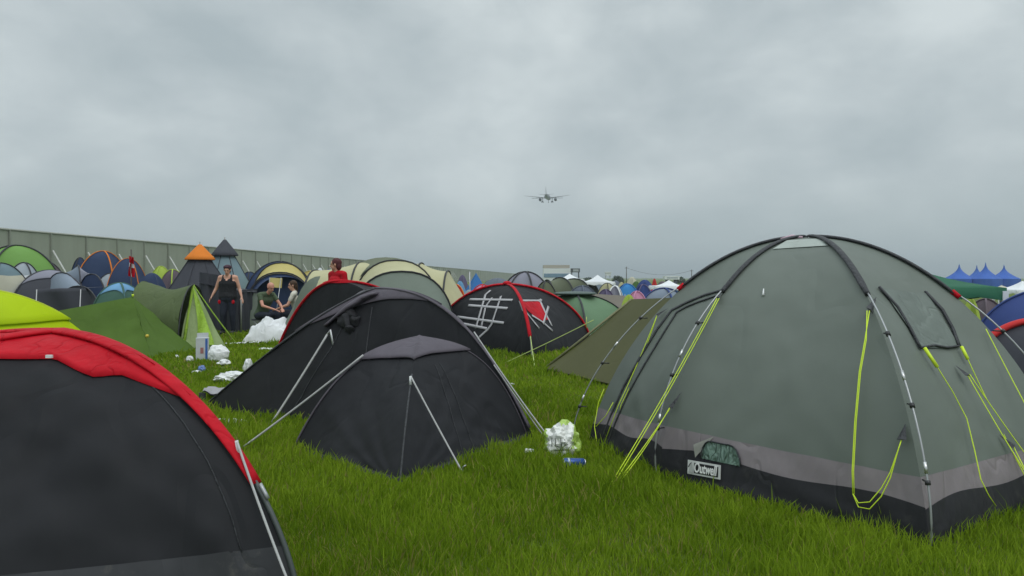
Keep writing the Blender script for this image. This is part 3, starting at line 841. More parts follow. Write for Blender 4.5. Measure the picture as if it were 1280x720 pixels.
# ---- left cluster
tunnel('slate grey tunnel tent with bright blue side and dark front, above the lime tent', [(X(52, 19.2), 19.6, .9, .6, 150), (X(68, 18.6), 18.9, 1.0, zt(341, 18.6), 150), (X(98, 17.6), 17.6, 1.0, zt(358, 17.6), 150)], ['blue', 'grey_blue'], ends=(None, 'charcoal'))
far_dome('slate blue dome tent with grey roof beside the lime tent', 62, 338, 19.5, 62, 'grey_blue', rot=-100, q=.85, colors=['charcoal', 'charcoal', 'grey_blue', 'blue'], hood='grey_lilac')
def awning():
    d = 17.3; root = empty('awning_tent', (X(80, d), d, 0), 'charcoal low tent panel with two pale guy lines, directly above the lime tent', 'tent')
    pts = [P(42, 362, d), P(106, 360, d), P(124, 388, d), P(58, 392, d)]
    rows = [[pts[0].lerp(pts[1], t).lerp(pts[3].lerp(pts[2], t), s)+Vector((0, .05*math.sin(t*9), 0)) for t in np.linspace(0, 1, 10)] for s in np.linspace(0, 1, 8)]
    rows.append([Vector((p.x+.05, p.y-.35, 0)) for p in rows[-1]])
    rows.insert(0, [p+Vector((0, 1.0, .02)) for p in rows[0]])
    MB().grid(rows).build('flysheet', fm('charcoal'), root)
    for u in (46, 101):
        rope('guy_rope', [P(u, 362, d-.05), Vector((X(u-3, d-1), d-1, .0))], .012, grey_cord, root)
awning()
tunnel('rounded grey lilac tunnel tent in front of the navy and orange tent', [(X(72, 21), 21.2, .9, zt(341, 21), 110), (X(92, 20), 20.2, 1.15, zt(332, 20), 125), (X(120, 19.2), 19.0, 1.1, zt(343, 19.2), 140), (X(141, 18.6), 18.2, .8, .5, 150)], ['grey_blue', 'grey_lilac', 'navy'])
far_dome('pale grey small tent between the grey lilac tunnel and the red flag', 138, 342, 22, 24, 'light_grey', rot=30)
far_dome('green dome tent with thin dark poles at the far left under the wall', 20, 307, 21, 62, 'green', rot=-85, q=.85, sr=.03)
far_dome('pale blue grey tent at the left edge with an open cream door', 0, 329, 18.6, 38, 'greyteal', rot=-60, q=.85, door=(0, 'cream'))
far_dome('light grey tent with white panel below the far left green dome', 30, 328.5, 20, 27, 'light_grey', rot=-30, q=.9, door=(3, 'white'))
far_dome('plum brown low tent right of the far left green dome', 57, 327, 22.5, 30, 'plum', rot=10, q=.9)
far_dome('navy dome tent with orange piping, left of the flag', 129, 314, 23.5, 36, 'navy', rot=-40, q=.85, sleeve='orange', sr=.022)
far_dome('smaller navy dome with orange trim behind the red flag', 160, 323, 22, 30, 'navy', rot=-35, q=.9, sleeve='orange', sr=.014)
far_dome('low dark navy tent between the navy dome and the wall', 100, 322, 30, 16, 'navy', rot=0)
far_dome('teal green low tent with pale blue roof strip behind the mid green tent', 150, 354, 16.5, 34, 'teal', rot=-50, q=.8, sleeve='teal', hood='sky')
far_dome('navy tent lying low right of the red flag', 190, 341, 21, 26, 'navy', rot=-40, sleeve=None)
far_dome('tiny lime edged tent seen left of the orange capped tipi', 201, 333, 27, 20, 'lime', rot=0, sleeve='lime')
far_dome('dark dome tent with lime edge under the orange capped tipi', 216, 337, 24, 22, 'plum', rot=20, sleeve='lime')
far_dome('pale green tent glimpsed between the woman and the bald man', 318, 366, 19.6, 16, 'grey_green', rot=0, sleeve=None)
far_dome('low navy tent behind the pale blue tipi', 312, 340, 28, 20, 'navy', rot=10)
far_dome('white party tent roof left of the man in red', 400, 334.5, 34, 14, 'white', rot=45, sleeve=None, q=2)
far_dome('navy and white tent roof touching the man in red', 411, 336, 33, 11, 'royal', rot=45, sleeve=None, q=1.2)

# ---- middle far cluster
far_dome('deep blue tarpaulin tent with pale centre pole behind the beige family tent', 595, 341, 28, 40, 'blue', rot=-20, q=4, sleeve=None)
MB().tube([(X(588, 27.5), 27.5, 0), P(587, 339.5, 27.5)], .03, 6).build('pole', silver, COL.objects[-1] if COL.objects[-1].type == 'EMPTY' else [o for o in COL.objects if o.get('label', '').startswith('deep blue tarpaulin')][0])
far_dome('sky blue tent peeping between beige tent and deep blue tarpaulin', 575, 351, 25, 14, 'sky', rot=10, q=2.0, sleeve=None)
far_dome('purple tent roof behind the sky blue tent', 578, 343.5, 32, 14, 'purple', rot=10, q=2.2, sleeve=None)
far_dome('orange red small dome tent against the beige family tent', 570, 356, 20, 16, 'red', rot=-20, q=.9, sleeve='orange')
far_dome('off white tiny dome tent below the deep blue tarpaulin', 586, 362, 19, 11, 'light_grey', rot=0, q=.8, sleeve=None)
far_dome('pink red low dome behind the left edge of the taped tent', 603, 356, 22, 20, 'pink', rot=0, q=.9, sleeve='red')
far_dome('long grey blue tent roof stretching along in front of the wall end', 622, 347.5, 44, 34, 'slate', rot=0, q=1.3, sleeve=None)
far_dome('lilac grey dome with black poles right behind the top of the taped tent', 658, 340, 22, 40, 'grey_lilac', rot=-75, q=.75, colors=['grey_lilac', 'green', 'grey_lilac', 'green'], sr=.03, n=6) if False else far_dome('lilac grey dome with black poles right behind the top of the taped tent', 657, 340, 22, 36, 'grey_lilac', rot=-75, q=.8, sr=.028, n=6)
tunnel('olive grey tunnel tent with a pale side window, behind the green dome', [(X(684, 24), 24, 1.1, zt(350, 24), 100), (X(700, 23.5), 23.5, 1.3, zt(347, 23.5), 110), (X(718, 23), 23, 1.3, zt(348.5, 23), 115), (X(742, 22.4), 22.2, .9, .5, 120)], ['olive', 'olive', 'taupe'])
far_dome('green dome tucked between lilac dome and olive tunnel tent', 682, 352, 20.5, 20, 'olive', rot=-20, sr=.02)
far_dome('small orange red tent top beside the taped tent', 682, 366, 18, 16, 'red', rot=0, q=1.2, sleeve=None)
far_dome('dark slate low tent right of the olive tunnel tent', 728, 357.5, 22, 22, 'slate', rot=0, q=.7, sleeve='slate')
def flat_ridge(label, u0, u1, v, d, col, endcol):
    H = zt(v, d); x0, x1 = X(u0, d), X(u1, d); g = gz(x1, d)
    root = empty('ridge_tent', ((x0+x1)/2, d, g), label, 'tent')
    a, b = Vector((x0, d, H)), Vector((x1, d-.3, H-.05)); w = 1.0
    f0, f1 = Vector((x0-.5, d-w, g)), Vector((x1+.05, d-w-.3, g)); r0, r1 = Vector((x0-.5, d+w, g)), Vector((x1, d+w, g))
    q = lambda a, b, c, e: MB().grid([[a.lerp(b, t).lerp(e.lerp(c, t), s)-Vector((0, 0, .06*math.sin(math.pi*s))) for t in np.linspace(0, 1, 8)] for s in np.linspace(0, 1, 8)])
    q(a, b, f1, f0).build('flysheet', fm(col), root); q(a, b, r1, r0).build('flysheet', fm(col), root)
    MB().add([b, f1, r1], [(0, 1, 2)]).build('end_panel', fm(endcol), root, shade=False); MB().add([a, f0, r0], [(0, 1, 2)]).build('end_panel', fm(endcol), root, shade=False)
    for p in (a, b): MB().tube([Vector((p.x, p.y, g)), p+Vector((0, 0, .04))], .015, 6).build('pole', fibre, root)
flat_ridge('taupe ridge tent with a flat top just behind the green dome', 738, 779, 367, 19.5, 'taupe', 'lime')
far_dome('pale lime tent corner behind the left end of the olive ridge tent', 786, 368, 18, 13, 'lime', rot=0, q=1.0, sleeve=None)
far_dome('beige round tent next to the white gazebo legs', 759, 354, 26, 15, 'beige', rot=0, q=.8, sr=.015)
far_dome('lilac and white striped small dome tent', 769, 358, 24, 14, 'grey_lilac', rot=-60, q=.8, sleeve='white', sr=.03)
far_dome('dusky purple low tent next to the lilac striped one', 757, 362, 22.5, 14, 'purple', rot=0, q=.8, sleeve='purple')
far_dome('bright blue dome tent in the centre of the far crowd', 784, 355, 26, 20, 'bright_blue', rot=-45, q=.7, sleeve='blue')
far_dome('navy dome tent right of the bright blue one', 804, 356, 26, 15, 'royal', rot=-40, q=.8, sleeve='purple')
far_dome('pink small dome tent above the olive ridge tent', 796, 364.5, 20, 16, 'pink', rot=-30, q=.8, sleeve='pink')
far_dome('wide slate blue dome tent with arched poles under the right white gazebo', 830, 360.5, 21, 32, 'grey_blue', rot=-80, q=.7, sleeve='royal', sr=.03)
far_dome('violet blue tent roof far behind the navy dome', 806, 349.5, 45, 16, 'royal', rot=0, q=1.0, sleeve=None)
far_dome('bright red tent peak beside the right white gazebo', 818, 348, 42, 8, 'red', rot=0, q=2.4, sleeve=None)
far_dome('tan marquee roof in the distance beyond the blue tents', 790, 346, 95, 10, 'cream', rot=0, q=1.6, sleeve=None)
far_dome('small blue tent squeezed against the sage dome, right of the gazebo', 853, 364, 21, 12, 'blue', rot=0, sleeve=None)

# filler crowd in the distance, each at its own place
fill = [(612, 350, 55, 13, 'olive', 'olive green'), (632, 352, 40, 15, 'teal', 'teal'), (705, 349, 60, 13, 'taupe', 'brown'), (716, 350.5, 48, 14, 'navy', 'navy'), (770, 350.5, 60, 12, 'slate', 'slate'),
        (828, 351.5, 58, 12, 'plum', 'plum'), (842, 352, 50, 12, 'charcoal', 'black'), (862, 351, 62, 12, 'purple', 'purple'), (738, 352, 40, 16, 'charcoal', 'charcoal'), (777, 352.5, 44, 10, 'beige', 'beige'),
        (795, 351.5, 52, 12, 'forest', 'dark green'), (750, 350.5, 66, 12, 'grey_blue', 'grey blue'), (848, 357, 34, 13, 'teal', 'teal'), (868, 355, 36, 16, 'navy', 'navy')]
for i, (u, v, d, hw, c, cn) in enumerate(fill):
    place = 'left of the lilac grey dome' if u < 650 else 'behind the white marquee' if u < 760 else 'beyond the bright blue dome' if u < 800 else 'behind the right white gazebo'
    far_dome('tiny %s tent in the distant crowd %s' % (cn+(' nearer' if d < 41 and cn in ('teal', 'navy') else ''), place), u, v, d, hw, c, rot=13*i, q=1.0, sleeve=None, group='distant tents in the crowd')

# ---- gazebos
def gazebo(label, u, v, d, hw, eave_v, col, legs=True, legcol=None, dd=None):
    x = X(u, d); g = gz(x, d); R = hw/F*d; H = zt(v, d); he = zt(eave_v, d)
    root = empty('gazebo', (x, d, g), label, 'gazebo')
    cs = [Vector((x+sx*R, d+sy*R, he)) for sx, sy in ((-1, -1), (1, -1), (1, 1), (-1, 1))]
    top = Vector((x, d, H)); m = MB()
    for i in range(4):
        a, b = cs[i], cs[(i+1) % 4]
        rows = [[top.lerp(a.lerp(b, t), s)-Vector((0, 0, .10*math.sin(math.pi*s))) for t in np.linspace(0, 1, 7)] for s in np.linspace(0.01, 1, 8)]
        rows.append([p-Vector((0, 0, .18+.03*math.cos(k*math.pi))) for k, p in enumerate(rows[-1])])
        m.grid(rows)
    m.build('canopy', fm(col), root)
    for i, c in enumerate(cs):
        p = c.lerp(Vector((x, d, c.z)), .02)
        if legs: MB().box((p.x, p.y, (he-.05+g)/2), (.045, .045, (he-.05-g)/2)).build('leg', fm('white') if legcol is None else fm(legcol), root, shade=False)
    return root
gazebo('white gazebo with pointed roof left of the lilac striped tent', 747, 343.5, 40, 19, 352, 'white')
gazebo('white gazebo standing over the slate blue tents, right of the red peak', 836, 350, 33, 21, 357, 'white')
r = gazebo('long white marquee roof behind the olive grey tunnel tent', 712, 342, 62, 17, 349.5, 'white')
gazebo('white tent roof at the right image edge behind the blue tent', 1278, 351, 34, 22, 362, 'white')
# green low gazebo right
gr = gazebo('dark green low gazebo canopy behind the right side of the sage dome', 1095, 318, 13, 97, 358.5, 'dkgreen', legcol='white')

# ---- right edge tents
far_dome('royal blue dome tent at the right edge behind the sage dome', 1318, 361, 10.8, 98, 'royal', rot=-100, q=.9, sleeve='royal')
far_dome('black tent with red edging at the right edge next to the blue tent', 1300, 403, 7.6, 84, 'charcoal', rot=-100, q=.8, sleeve='red', sr=.05, foot=True)
far_dome('dusky plum tent glimpsed under the green gazebo', 1232, 374, 15, 26, 'plum', rot=-30, q=1.0, sleeve='plum')
far_dome('yellow tent corner glimpsed under the green gazebo', 1214, 373, 13.5, 15, 'lime', rot=0, q=1.0, sleeve=None)
# pagoda tops, one copy each
def pagoda(label, u, v, d, R=2.7):
    x = X(u, d); g = gz(x, d); H = zt(v, d); he = g+1.9
    root = empty('pagoda_tent', (x, d, g), label, 'pagoda tent', 'blue pagoda tents on the horizon')
    rows = []
    for f in np.linspace(0, 1, 12):
        r = .08+R*(f**1.55); z = H-(H-he)*f**.75
        rows.append([Vector((x+r*math.cos(a)*(1 if k % 2 else .8), d+r*math.sin(a)*(1 if k % 2 else .8), z)) for k, a in enumerate(np.arange(8)*math.pi/4+.4)])
    MB().grid(rows, closed=True).build('roof', fm('pagoda'), root)
    rows = [[Vector((p.x, p.y, z)) for p in rows[-1]] for z in (he+.01, g+.2)]
    MB().grid(rows, closed=True).build('wall', fm('pagoda'), root)
    MB().tube([(x, d, H-.3), (x, d, H+.25)], [.06, .03], 6).build('mast_tip', fm('sky'), root)
CO['pagoda'] = (.035, .11, .42)
pagoda('blue pagoda peak, leftmost of the four on the horizon', 1199, 331, 140)
pagoda('blue pagoda peak, the smallest of the four, set further back', 1221, 332, 175, 2.4)
pagoda('blue pagoda peak, tallest of the four on the horizon', 1232, 329, 138)
pagoda('blue pagoda peak, rightmost of the four on the horizon', 1255, 332, 140)
gazebo('pale orange stall roof below the rightmost blue pagoda', 1252, 356.5, 60, 11, 359.5, 'cream')

# ============ wall with braces ============
def wall():
    root = empty('noise_wall', (-27.7, 39, 0), 'long grey green wall with pale diagonal braces running along the field', 'wall')
    wm, nt, b = base_mat('wall_boards'); N, L = nt.nodes, nt.links
    tc = N.new('ShaderNodeTexCoord'); mp = N.new('ShaderNodeMapping'); mp.inputs['Scale'].default_value = (1, 1, .15)
    L.new(tc.outputs['Object'], mp.inputs[0])
    n1 = N.new('ShaderNodeTexNoise'); n1.inputs['Scale'].default_value = .9; n1.inputs['Detail'].default_value = 8; n1.inputs['Roughness'].default_value = .65
    L.new(mp.outputs[0], n1.inputs['Vector'])
    cr = N.new('ShaderNodeValToRGB'); cr.color_ramp.elements[0].position = .3; cr.color_ramp.elements[0].color = (.265, .285, .235, 1); cr.color_ramp.elements[1].position = .7; cr.color_ramp.elements[1].color = (.335, .355, .300, 1)
    L.new(n1.outputs['Fac'], cr.inputs[0]); L.new(cr.outputs[0], b.inputs['Base Color']); b.inputs['Roughness'].default_value = .85
    p0 = Vector((-29.7, 12, 0)); Hw = 4.0
    def pos(y): return Vector((-27.7+(y-39)*.067, y, 0))
    m = MB(); y = 14.0; seams = MB(); k = 0
    ys = [14+3.2*i for i in range(72)]+[250+8*i for i in range(60)]
    for y0, y1 in zip(ys[:-1], ys[1:]):
        a, b2 = pos(y0), pos(y1-.03); jit = random.uniform(-.02, .02)
        h = Hw+random.uniform(-.03, .03)
        m.add([a+Vector((jit, 0, 0)), b2+Vector((jit, 0, 0)), b2+Vector((jit, 0, h)), a+Vector((jit, 0, h)), a+Vector((jit-.1, 0, 0)), b2+Vector((jit-.1, 0, 0)), b2+Vector((jit-.1, 0, h)), a+Vector((jit-.1, 0, h))],
              [(0, 1, 2, 3), (7, 6, 5, 4), (3, 2, 6, 7), (1, 5, 6, 2), (0, 3, 7, 4)])
    m.build('boards', wm, root, shade=False)
    m = MB()
    for y0 in ys: m.box(pos(y0)+Vector((.06, -.015, Hw/2)), (.035, .03, Hw/2+.02))
    m.build('posts', plain('wall_post', (.25, .265, .225), .8), root, shade=False)
    MB().tube([pos(ys[0])+Vector((.0, 0, Hw+.04)), pos(ys[-1])+Vector((0, 0, Hw+.04))], .07, 4).build('top_rail', plain('wall_rail', (.30, .315, .28), .8), root)
    for y0 in ys[5:60:1]:
        a = pos(y0)+Vector((.15, 0, 3.0)); b3 = pos(y0)+Vector((1.9, 0, 0))
        MB().tube([a, b3], .055, 6).build('brace', plain('brace_grey', (.50, .51, .48), .6), root)
wall()

# ============ far buildings, poles, trees ============
def site_block():
    d = 190; g = gz(X(697, d), d); root = empty('site_building', (X(697, d), d, g), 'white two storey site building with tan roof on the horizon', 'building')
    x0, x1 = X(679, d), X(713, d); z1 = zt(335.5, d); cx = (x0+x1)/2; w = (x1-x0)/2
    MB().box((cx, d, (z1+g)/2), (w, 2.5, (z1-g)/2)).build('wall', plain('site_white', (.72, .74, .76), .5), root, shade=False)
    MB().box((cx-.2, d, z1+.45), (w*.95, 2.3, .4)).build('roof', plain('site_tan', (.42, .38, .33), .7), root, shade=False)
    MB().box((cx, d-2.55, g+2.7), (w*.98, .05, .5)).build('window', plain('site_blue', (.16, .25, .36), .3), root, shade=False)
    for k in range(0): MB().box((x0+.6+k*1.25, d-2.56, g+3.55), (.35, .05, .3)).build('window', plain('site_glass', (.30, .34, .38), .2), root, shade=False)
    d2 = 185; g2 = gz(X(719, d2), d2)
    r2 = empty('light_tower', (X(719, d2), d2, g2), 'dark box framed tower beside the white site building', 'tower')
    m = MB()
    for sx in (-.9, .9):
        for sy in (-.5, .5): m.tube([(X(719, d2)+sx, d2+sy, g2), (X(719, d2)+sx, d2+sy, zt(336.5, d2))], .12, 5)
    m.build('frame', plain('tower_dark', (.06, .065, .07), .6), r2)
    MB().box((X(719, d2), d2, zt(338, d2)), (1.15, .6, .5)).build('cabinet', plain('tower_dark', (.06, .065, .07), .6), r2, shade=False)
    MB().box((X(719.5, d2), d2-.62, zt(338, d2)), (.7, .03, .3)).build('lamp_panel', plain('tower_grey', (.4, .42, .44), .5), r2, shade=False)
    d3 = 150; x3 = X(760, d3); g3 = gz(x3, d3)
    r3 = empty('lookout_cabin', (x3, d3, g3), 'small white lookout cabin on thin legs above the far tents', 'cabin')
    for sx in (-.45, .45):
        for sy in (-.4, .4): MB().tube([(x3+sx, d3+sy, g3), (x3+sx, d3+sy, zt(344, d3))], .06, 5).build('leg', plain('tower_grey', (.4, .42, .44), .5), r3)
    MB().box((x3, d3, zt(343, d3)), (.55, .5, .25)).build('cabin', plain('site_white', (.72, .74, .76), .5), r3, shade=False)
    MB().box((x3, d3, zt(340.5, d3)), (.65, .6, .12)).build('roof', plain('site_white', (.72, .74, .76), .5), r3, shade=False)
    MB().box((x3, d3-.02, zt(341.8, d3)), (.5, .45, .14)).build('window', plain('site_glass', (.30, .34, .38), .2), r3, shade=False)
    d4 = 170; x4 = X(839, d4); g4 = gz(x4, d4)
    r4 = empty('long_trailer', (x4, d4, g4), 'long low white trailer on the horizon above the right gazebo', 'trailer')
    MB().box((x4, d4, zt(347.2, d4)), (1.7, 1.2, .42)).build('body', plain('site_white', (.72, .74, .76), .5), r4, shade=False)
    MB().box((x4, d4-1.21, zt(347.2, d4)), (1.3, .02, .12)).build('window', plain('site_glass', (.30, .34, .38), .2), r4, shade=False)
    for sx in (-1, 1): MB().box((x4+sx, d4, (zt(349, d4)+g4)/2), (.25, 1.0, (zt(349, d4)-g4)/2)).build('wheel', blk_plastic, r4)
site_block()
pole_m = plain('timber_pole', (.09, .08, .07), .8)
for i, (u, v, lb) in enumerate(((783, 333.5, 'thin dark utility pole above the bright blue tent'), (864.5, 337, 'thin dark utility pole beside the left edge of the sage dome'))):
    d = 150; x = X(u, d); g = gz(x, d)
    r = empty('utility_pole', (x, d, g), lb, 'pole')
    MB().tube([(x, d, g), (x, d, zt(v, d))], [.10, .07], 8).build('post', pole_m, r)
    MB().box((x, d, zt(v, d)-.25), (.35, .05, .04)).build('crossarm', pole_m, r, shade=False)
o = MB().tube(hang(P(783, 334.5, 150), P(864.5, 338, 150), 1.2, 24), .022, 5).build('overhead_wire', pole_m); tag(o, 'thin wire sagging between the two utility poles', 'wire')
def far_tree(u, v, d, R, lb):
    x = X(u, d); g = gz(x, d); H = zt(v, d)
    r = empty('bush_tree', (x, d, g), lb, 'tree', 'small far trees on the horizon')
    MB().tube([(x, d, g), (x+.1, d, g+(H-g)*.6)], [.18, .08], 6).build('trunk', pole_m, r)
    m = MB()
    for k in range(420):
        a = random.uniform(0, 2*math.pi); b = math.acos(random.uniform(-.6, 1)); rr = R*random.uniform(.5, 1)**.5*(1+.3*noise.noise(Vector((a, b, u))))
        c = Vector((x+rr*math.sin(b)*math.cos(a), d+rr*math.sin(b)*math.sin(a), g+(H-g)*.55+rr*.75*math.cos(b)*(H-g)*.45/R/.75))
        q = [Vector((random.uniform(-1, 1), random.uniform(-1, 1), random.uniform(-1, 1)))*.28 for _ in range(3)]
        m.add([c+w for w in q], [(0, 1, 2)])
    m.build('crown', plain('far_leaf', (.05, .075, .045), .8, scale=1), r, shade=False)
far_tree(771, 345, 160, 1.0, 'small dark tree right of the lookout cabin')
far_tree(775, 346, 170, .9, 'smaller rounded tree beside the utility pole')
far_tree(851, 346.5, 180, 1.1, 'low dark tree left of the right utility pole')
far_tree(735, 347, 190, 1.6, 'broad low tree behind the pointed gazebo')

# ============ flag ============
d = 20; r = empty('flag_pole', (X(164, d), d, 0), 'red flag with a white cross hanging from a pole by the navy tents', 'flag')
MB().tube([(X(164, d), d, 0), P(164, 312, d)], .018, 6).build('pole', pole_m, r)
rows = []
for t in np.linspace(0, 1, 16):
    rows.append([P(161+ (7*s)+.8*math.sin(5*t+4*s), 320+25*t+2*s, d-.05-.06*math.sin(6*s+3*t)) for s in np.linspace(0, 1, 9)])
fl = MB().grid(rows).build('cloth', red_fab, r)
wh = fm('white')
def sub(r0, r1, c0, c1): return MB().grid([[rows[i][j]+Vector((0, -.008, 0)) for j in range(c0, c1+1)] for i in range(r0, r1+1)])
sub(5, 8, 0, 8).build('cross_bar', wh, fl)
sub(0, 15, 3, 4).build('cross_bar', wh, fl)

# ============ aeroplane ============
def plane():
    d = 565; pos = P(684.3, 246.2, d); R = Matrix.Rotation(math.radians(-7), 4, 'Z') @ Matrix.Rotation(math.radians(3), 4, 'X')
    root = bpy.data.objects.new('aeroplane', None); COL.objects.link(root); root.location = pos
    root.rotation_euler = R.to_euler(); tag(root, 'grey twin engined airliner low in the sky with its wheels down', 'aeroplane')
    gm = plain('aircraft_grey', (.12, .14, .15), .4); wm = plain('aircraft_white', (.13, .15, .16), .35); dm_ = plain('aircraft_dark', (.006, .008, .010), .5)
    def L(m, name, mat, par=root):
        me = bpy.data.meshes.new(name); me.from_pydata(m.v, [], m.f); me.materials.append(mat); me.polygons.foreach_set('use_smooth', [True]*len(me.polygons))
        o = bpy.data.objects.new(name, me); COL.objects.link(o); o.parent = par; return o
    prof = [(-18.5, .3, .8), (-16, .8, .6), (-12, 1.4, .3), (-7, 1.95, 0), (8, 1.98, 0), (13, 1.9, 0), (16, 1.5, -.1), (17.6, .9, -.3), (18.6, .15, -.5)]
    L(MB().tube([(0, y, z) for y, r, z in prof], [r for y, r, z in prof], 16), 'fuselage', wm)
    def wing(root_c, tip_c, span0, span1, z0, z1, y0, y1, th, s):
        m = MB(); rows = []
        for t in np.linspace(0, 1, 8):
            x = (span0+(span1-span0)*t)*s; c = root_c+(tip_c-root_c)*t; y = y0+(y1-y0)*t; z = z0+(z1-z0)*t; h = th*(1-.8*t)
            rows.append([(x, y, z), (x, y-c*.3, z+h), (x, y-c, z), (x, y-c*.4, z-h*.6)])
        m.grid(rows, closed=True); m.f.append((0, 1, 2, 3)); e = len(m.v)-4; m.f.append((e+3, e+2, e+1, e))
        return m
    for s in (-1, 1):
        w = L(wing(7.0, 1.6, 1.5, 17.9, -.9, .9, 3.5, -4.5, .45, s), 'wing', dm_)
        L(MB().box((s*7.5, -3.6, -1.15), (4.5, .7, .10)), 'flap', dm_, w)
        L(wing(3.6, 1.4, .5, 6.2, .7, 1.3, -13.5, -16.5, .2, s), 'tailplane', dm_)
        e = MB().tube([(s*6.1, 6, -2.0), (s*6.1, 5, -2.0), (s*6.1, 2.4, -1.9), (s*6.1, 1.4, -1.9)], [1.05, 1.15, 1.05, .7], 14)
        e.box((s*6.1, 2.5, -.9), (.12, 1.5, .5)); L(e, 'engine', dm_)
        g = L(MB().tube([(s*3.8, -1, -1), (s*3.8, -1, -3.9)], .22, 6), 'landing_gear', dm_)
        L(MB().tube([(s*3.8-.75, -1, -3.9), (s*3.8-.25, -1, -3.9)], .68, 12).tube([(s*3.8+.25, -1, -3.9), (s*3.8+.75, -1, -3.9)], .68, 12), 'wheel', dm_, g)
    g = L(MB().tube([(0, 12, -1.5), (0, 12, -3.6)], .15, 6), 'landing_gear', dm_); L(MB().tube([(-.3, 12, -3.6), (.3, 12, -3.6)], .4, 10), 'wheel', dm_, g)
    fin = MB(); rows = []
    for t in np.linspace(0, 1, 6):
        z = 1.2+5.6*t; y = -11.5-4.8*t; c = 5.6-3.4*t; rows.append([(0, y, z), (.2*(1-.6*t), y-c*.4, z), (0, y-c, z), (-.2*(1-.6*t), y-c*.4, z)])
    fin.grid(rows, closed=True); fin.f.append((len(fin.v)-4, len(fin.v)-3, len(fin.v)-2, len(fin.v)-1)); L(fin, 'tail_fin', dm_)
plane()

# ============ people ============
skin = plain('skin', (.56, .30, .21), .55, var=.08, scale=8)
skin_red = plain('skin_tanned', (.56, .26, .18), .5, var=.1, scale=8)
def remesh(m, name, mat, parent, voxel=.011, smoothn=3, rz=0, loc=(0, 0, 0)):
    me = bpy.data.meshes.new(name); me.from_pydata(m.v, [], m.f)
    bm = bmesh.new(); bm.from_mesh(me); bmesh.ops.recalc_face_normals(bm, faces=bm.faces); bm.to_mesh(me); bm.free()
    o = bpy.data.objects.new('tmp', me); COL.objects.link(o)
    md = o.modifiers.new('r', 'REMESH'); md.mode = 'VOXEL'; md.voxel_size = voxel; md.use_smooth_shade = True
    sm = o.modifiers.new('s', 'SMOOTH'); sm.factor = .5; sm.iterations = smoothn
    bpy.context.view_layer.update()
    me2 = bpy.data.meshes.new_from_object(o.evaluated_get(bpy.context.evaluated_depsgraph_get()))
    bpy.data.objects.remove(o)
    me2.name = name; me2.materials.clear(); me2.materials.append(mat)
    o = bpy.data.objects.new(name, me2); COL.objects.link(o); o.parent = parent
    return o
V = Vector
def hand(m, w, dirn, palm_n, s=1.0, curl=.35, side=1):
    """w wrist, dirn pointing down the hand, palm_n the way the palm faces"""
    d = V(dirn).normalized(); pn = V(palm_n); pn = (pn-d*pn.dot(d)).normalized(); sd = d.cross(pn).normalized()*side
    w = V(w)
    for k in (-1, -.33, .33, 1): m.cap(w+sd*k*.012*s, w+d*.085*s+sd*k*.030*s, .016*s, .0125*s, 8)
    for k, ln in ((-1, .062), (-.33, .078), (.33, .086), (1, .076)):
        a = w+d*.09*s+sd*k*.031*s; b = a+(d+pn*curl*.4+sd*k*.08).normalized()*ln*.5*s; c = b+(d+pn*curl*1.6+sd*k*.06).normalized()*ln*.5*s
        m.cap(a, b, .0105*s, .0095*s, 8); m.cap(b, c, .0095*s, .008*s, 8)
    a = w+d*.025*s+sd*.022*s; b = a+(d*.6+sd*.8+pn*.4).normalized()*.045*s; c = b+(d*.9+sd*.35+pn*.5).normalized()*.035*s
    m.cap(a, b, .014*s, .011*s, 8); m.cap(b, c, .011*s, .009*s, 8)
def head(m, c, f, s=1.0, up=V((0, 0, 1))):
    """c centre of the head, f the way it faces"""
    f = V(f).normalized(); up = V(up); up = (up-f*up.dot(f)).normalized(); r = f.cross(up).normalized()
    M = Matrix((r, f, up)).transposed()
    m.ball(c+up*.025*s-f*.008*s, (.077*s, .095*s, .092*s), M=M); m.ball(c-up*.045*s+f*.022*s, (.058*s, .068*s, .068*s), M=M)
    m.ball(c-up*.095*s+f*.062*s, (.028*s, .022*s, .02*s), M=M)
    m.cap(c+up*.015*s+f*.085*s, c-up*.028*s+f*.108*s, .010*s, .015*s, 8)
    m.ball(c+up*.03*s+f*.078*s, (.05*s, .018*s, .012*s), M=M)
    m.ball(c-up*.06*s+f*.082*s, (.024*s, .012*s, .010*s), M=M)
    for sx in (-1, 1):
        m.ball(c+r*sx*.079*s-f*.005*s-up*.005*s, (.012*s, .018*s, .032*s), M=M)
    return M, r, f, up
def face_parts(c, r, f, up, s, root):
    m = MB()
    for sx in (-1, 1): m.ball(c+r*sx*.030*s+up*.010*s+f*.084*s, (.011*s, .010*s, .007*s), 8, 6)
    m.build_local('eyes', plain('eye_dark', (.03, .02, .02), .3), root)
    MB().ball(c-up*.060*s+f*.092*s, (.020*s, .008*s, .006*s), 8, 6).build_local('mouth', plain('lips', (.34, .14, .11), .5), root)
def build_local(s, name, mat, parent):
    me = bpy.data.meshes.new(name); me.from_pydata(s.v, [], s.f); me.materials.append(mat); me.polygons.foreach_set('use_smooth', [True]*len(me.polygons))
    o = bpy.data.objects.new(name, me); COL.objects.link(o); o.parent = parent; return o
MB.build_local = build_local

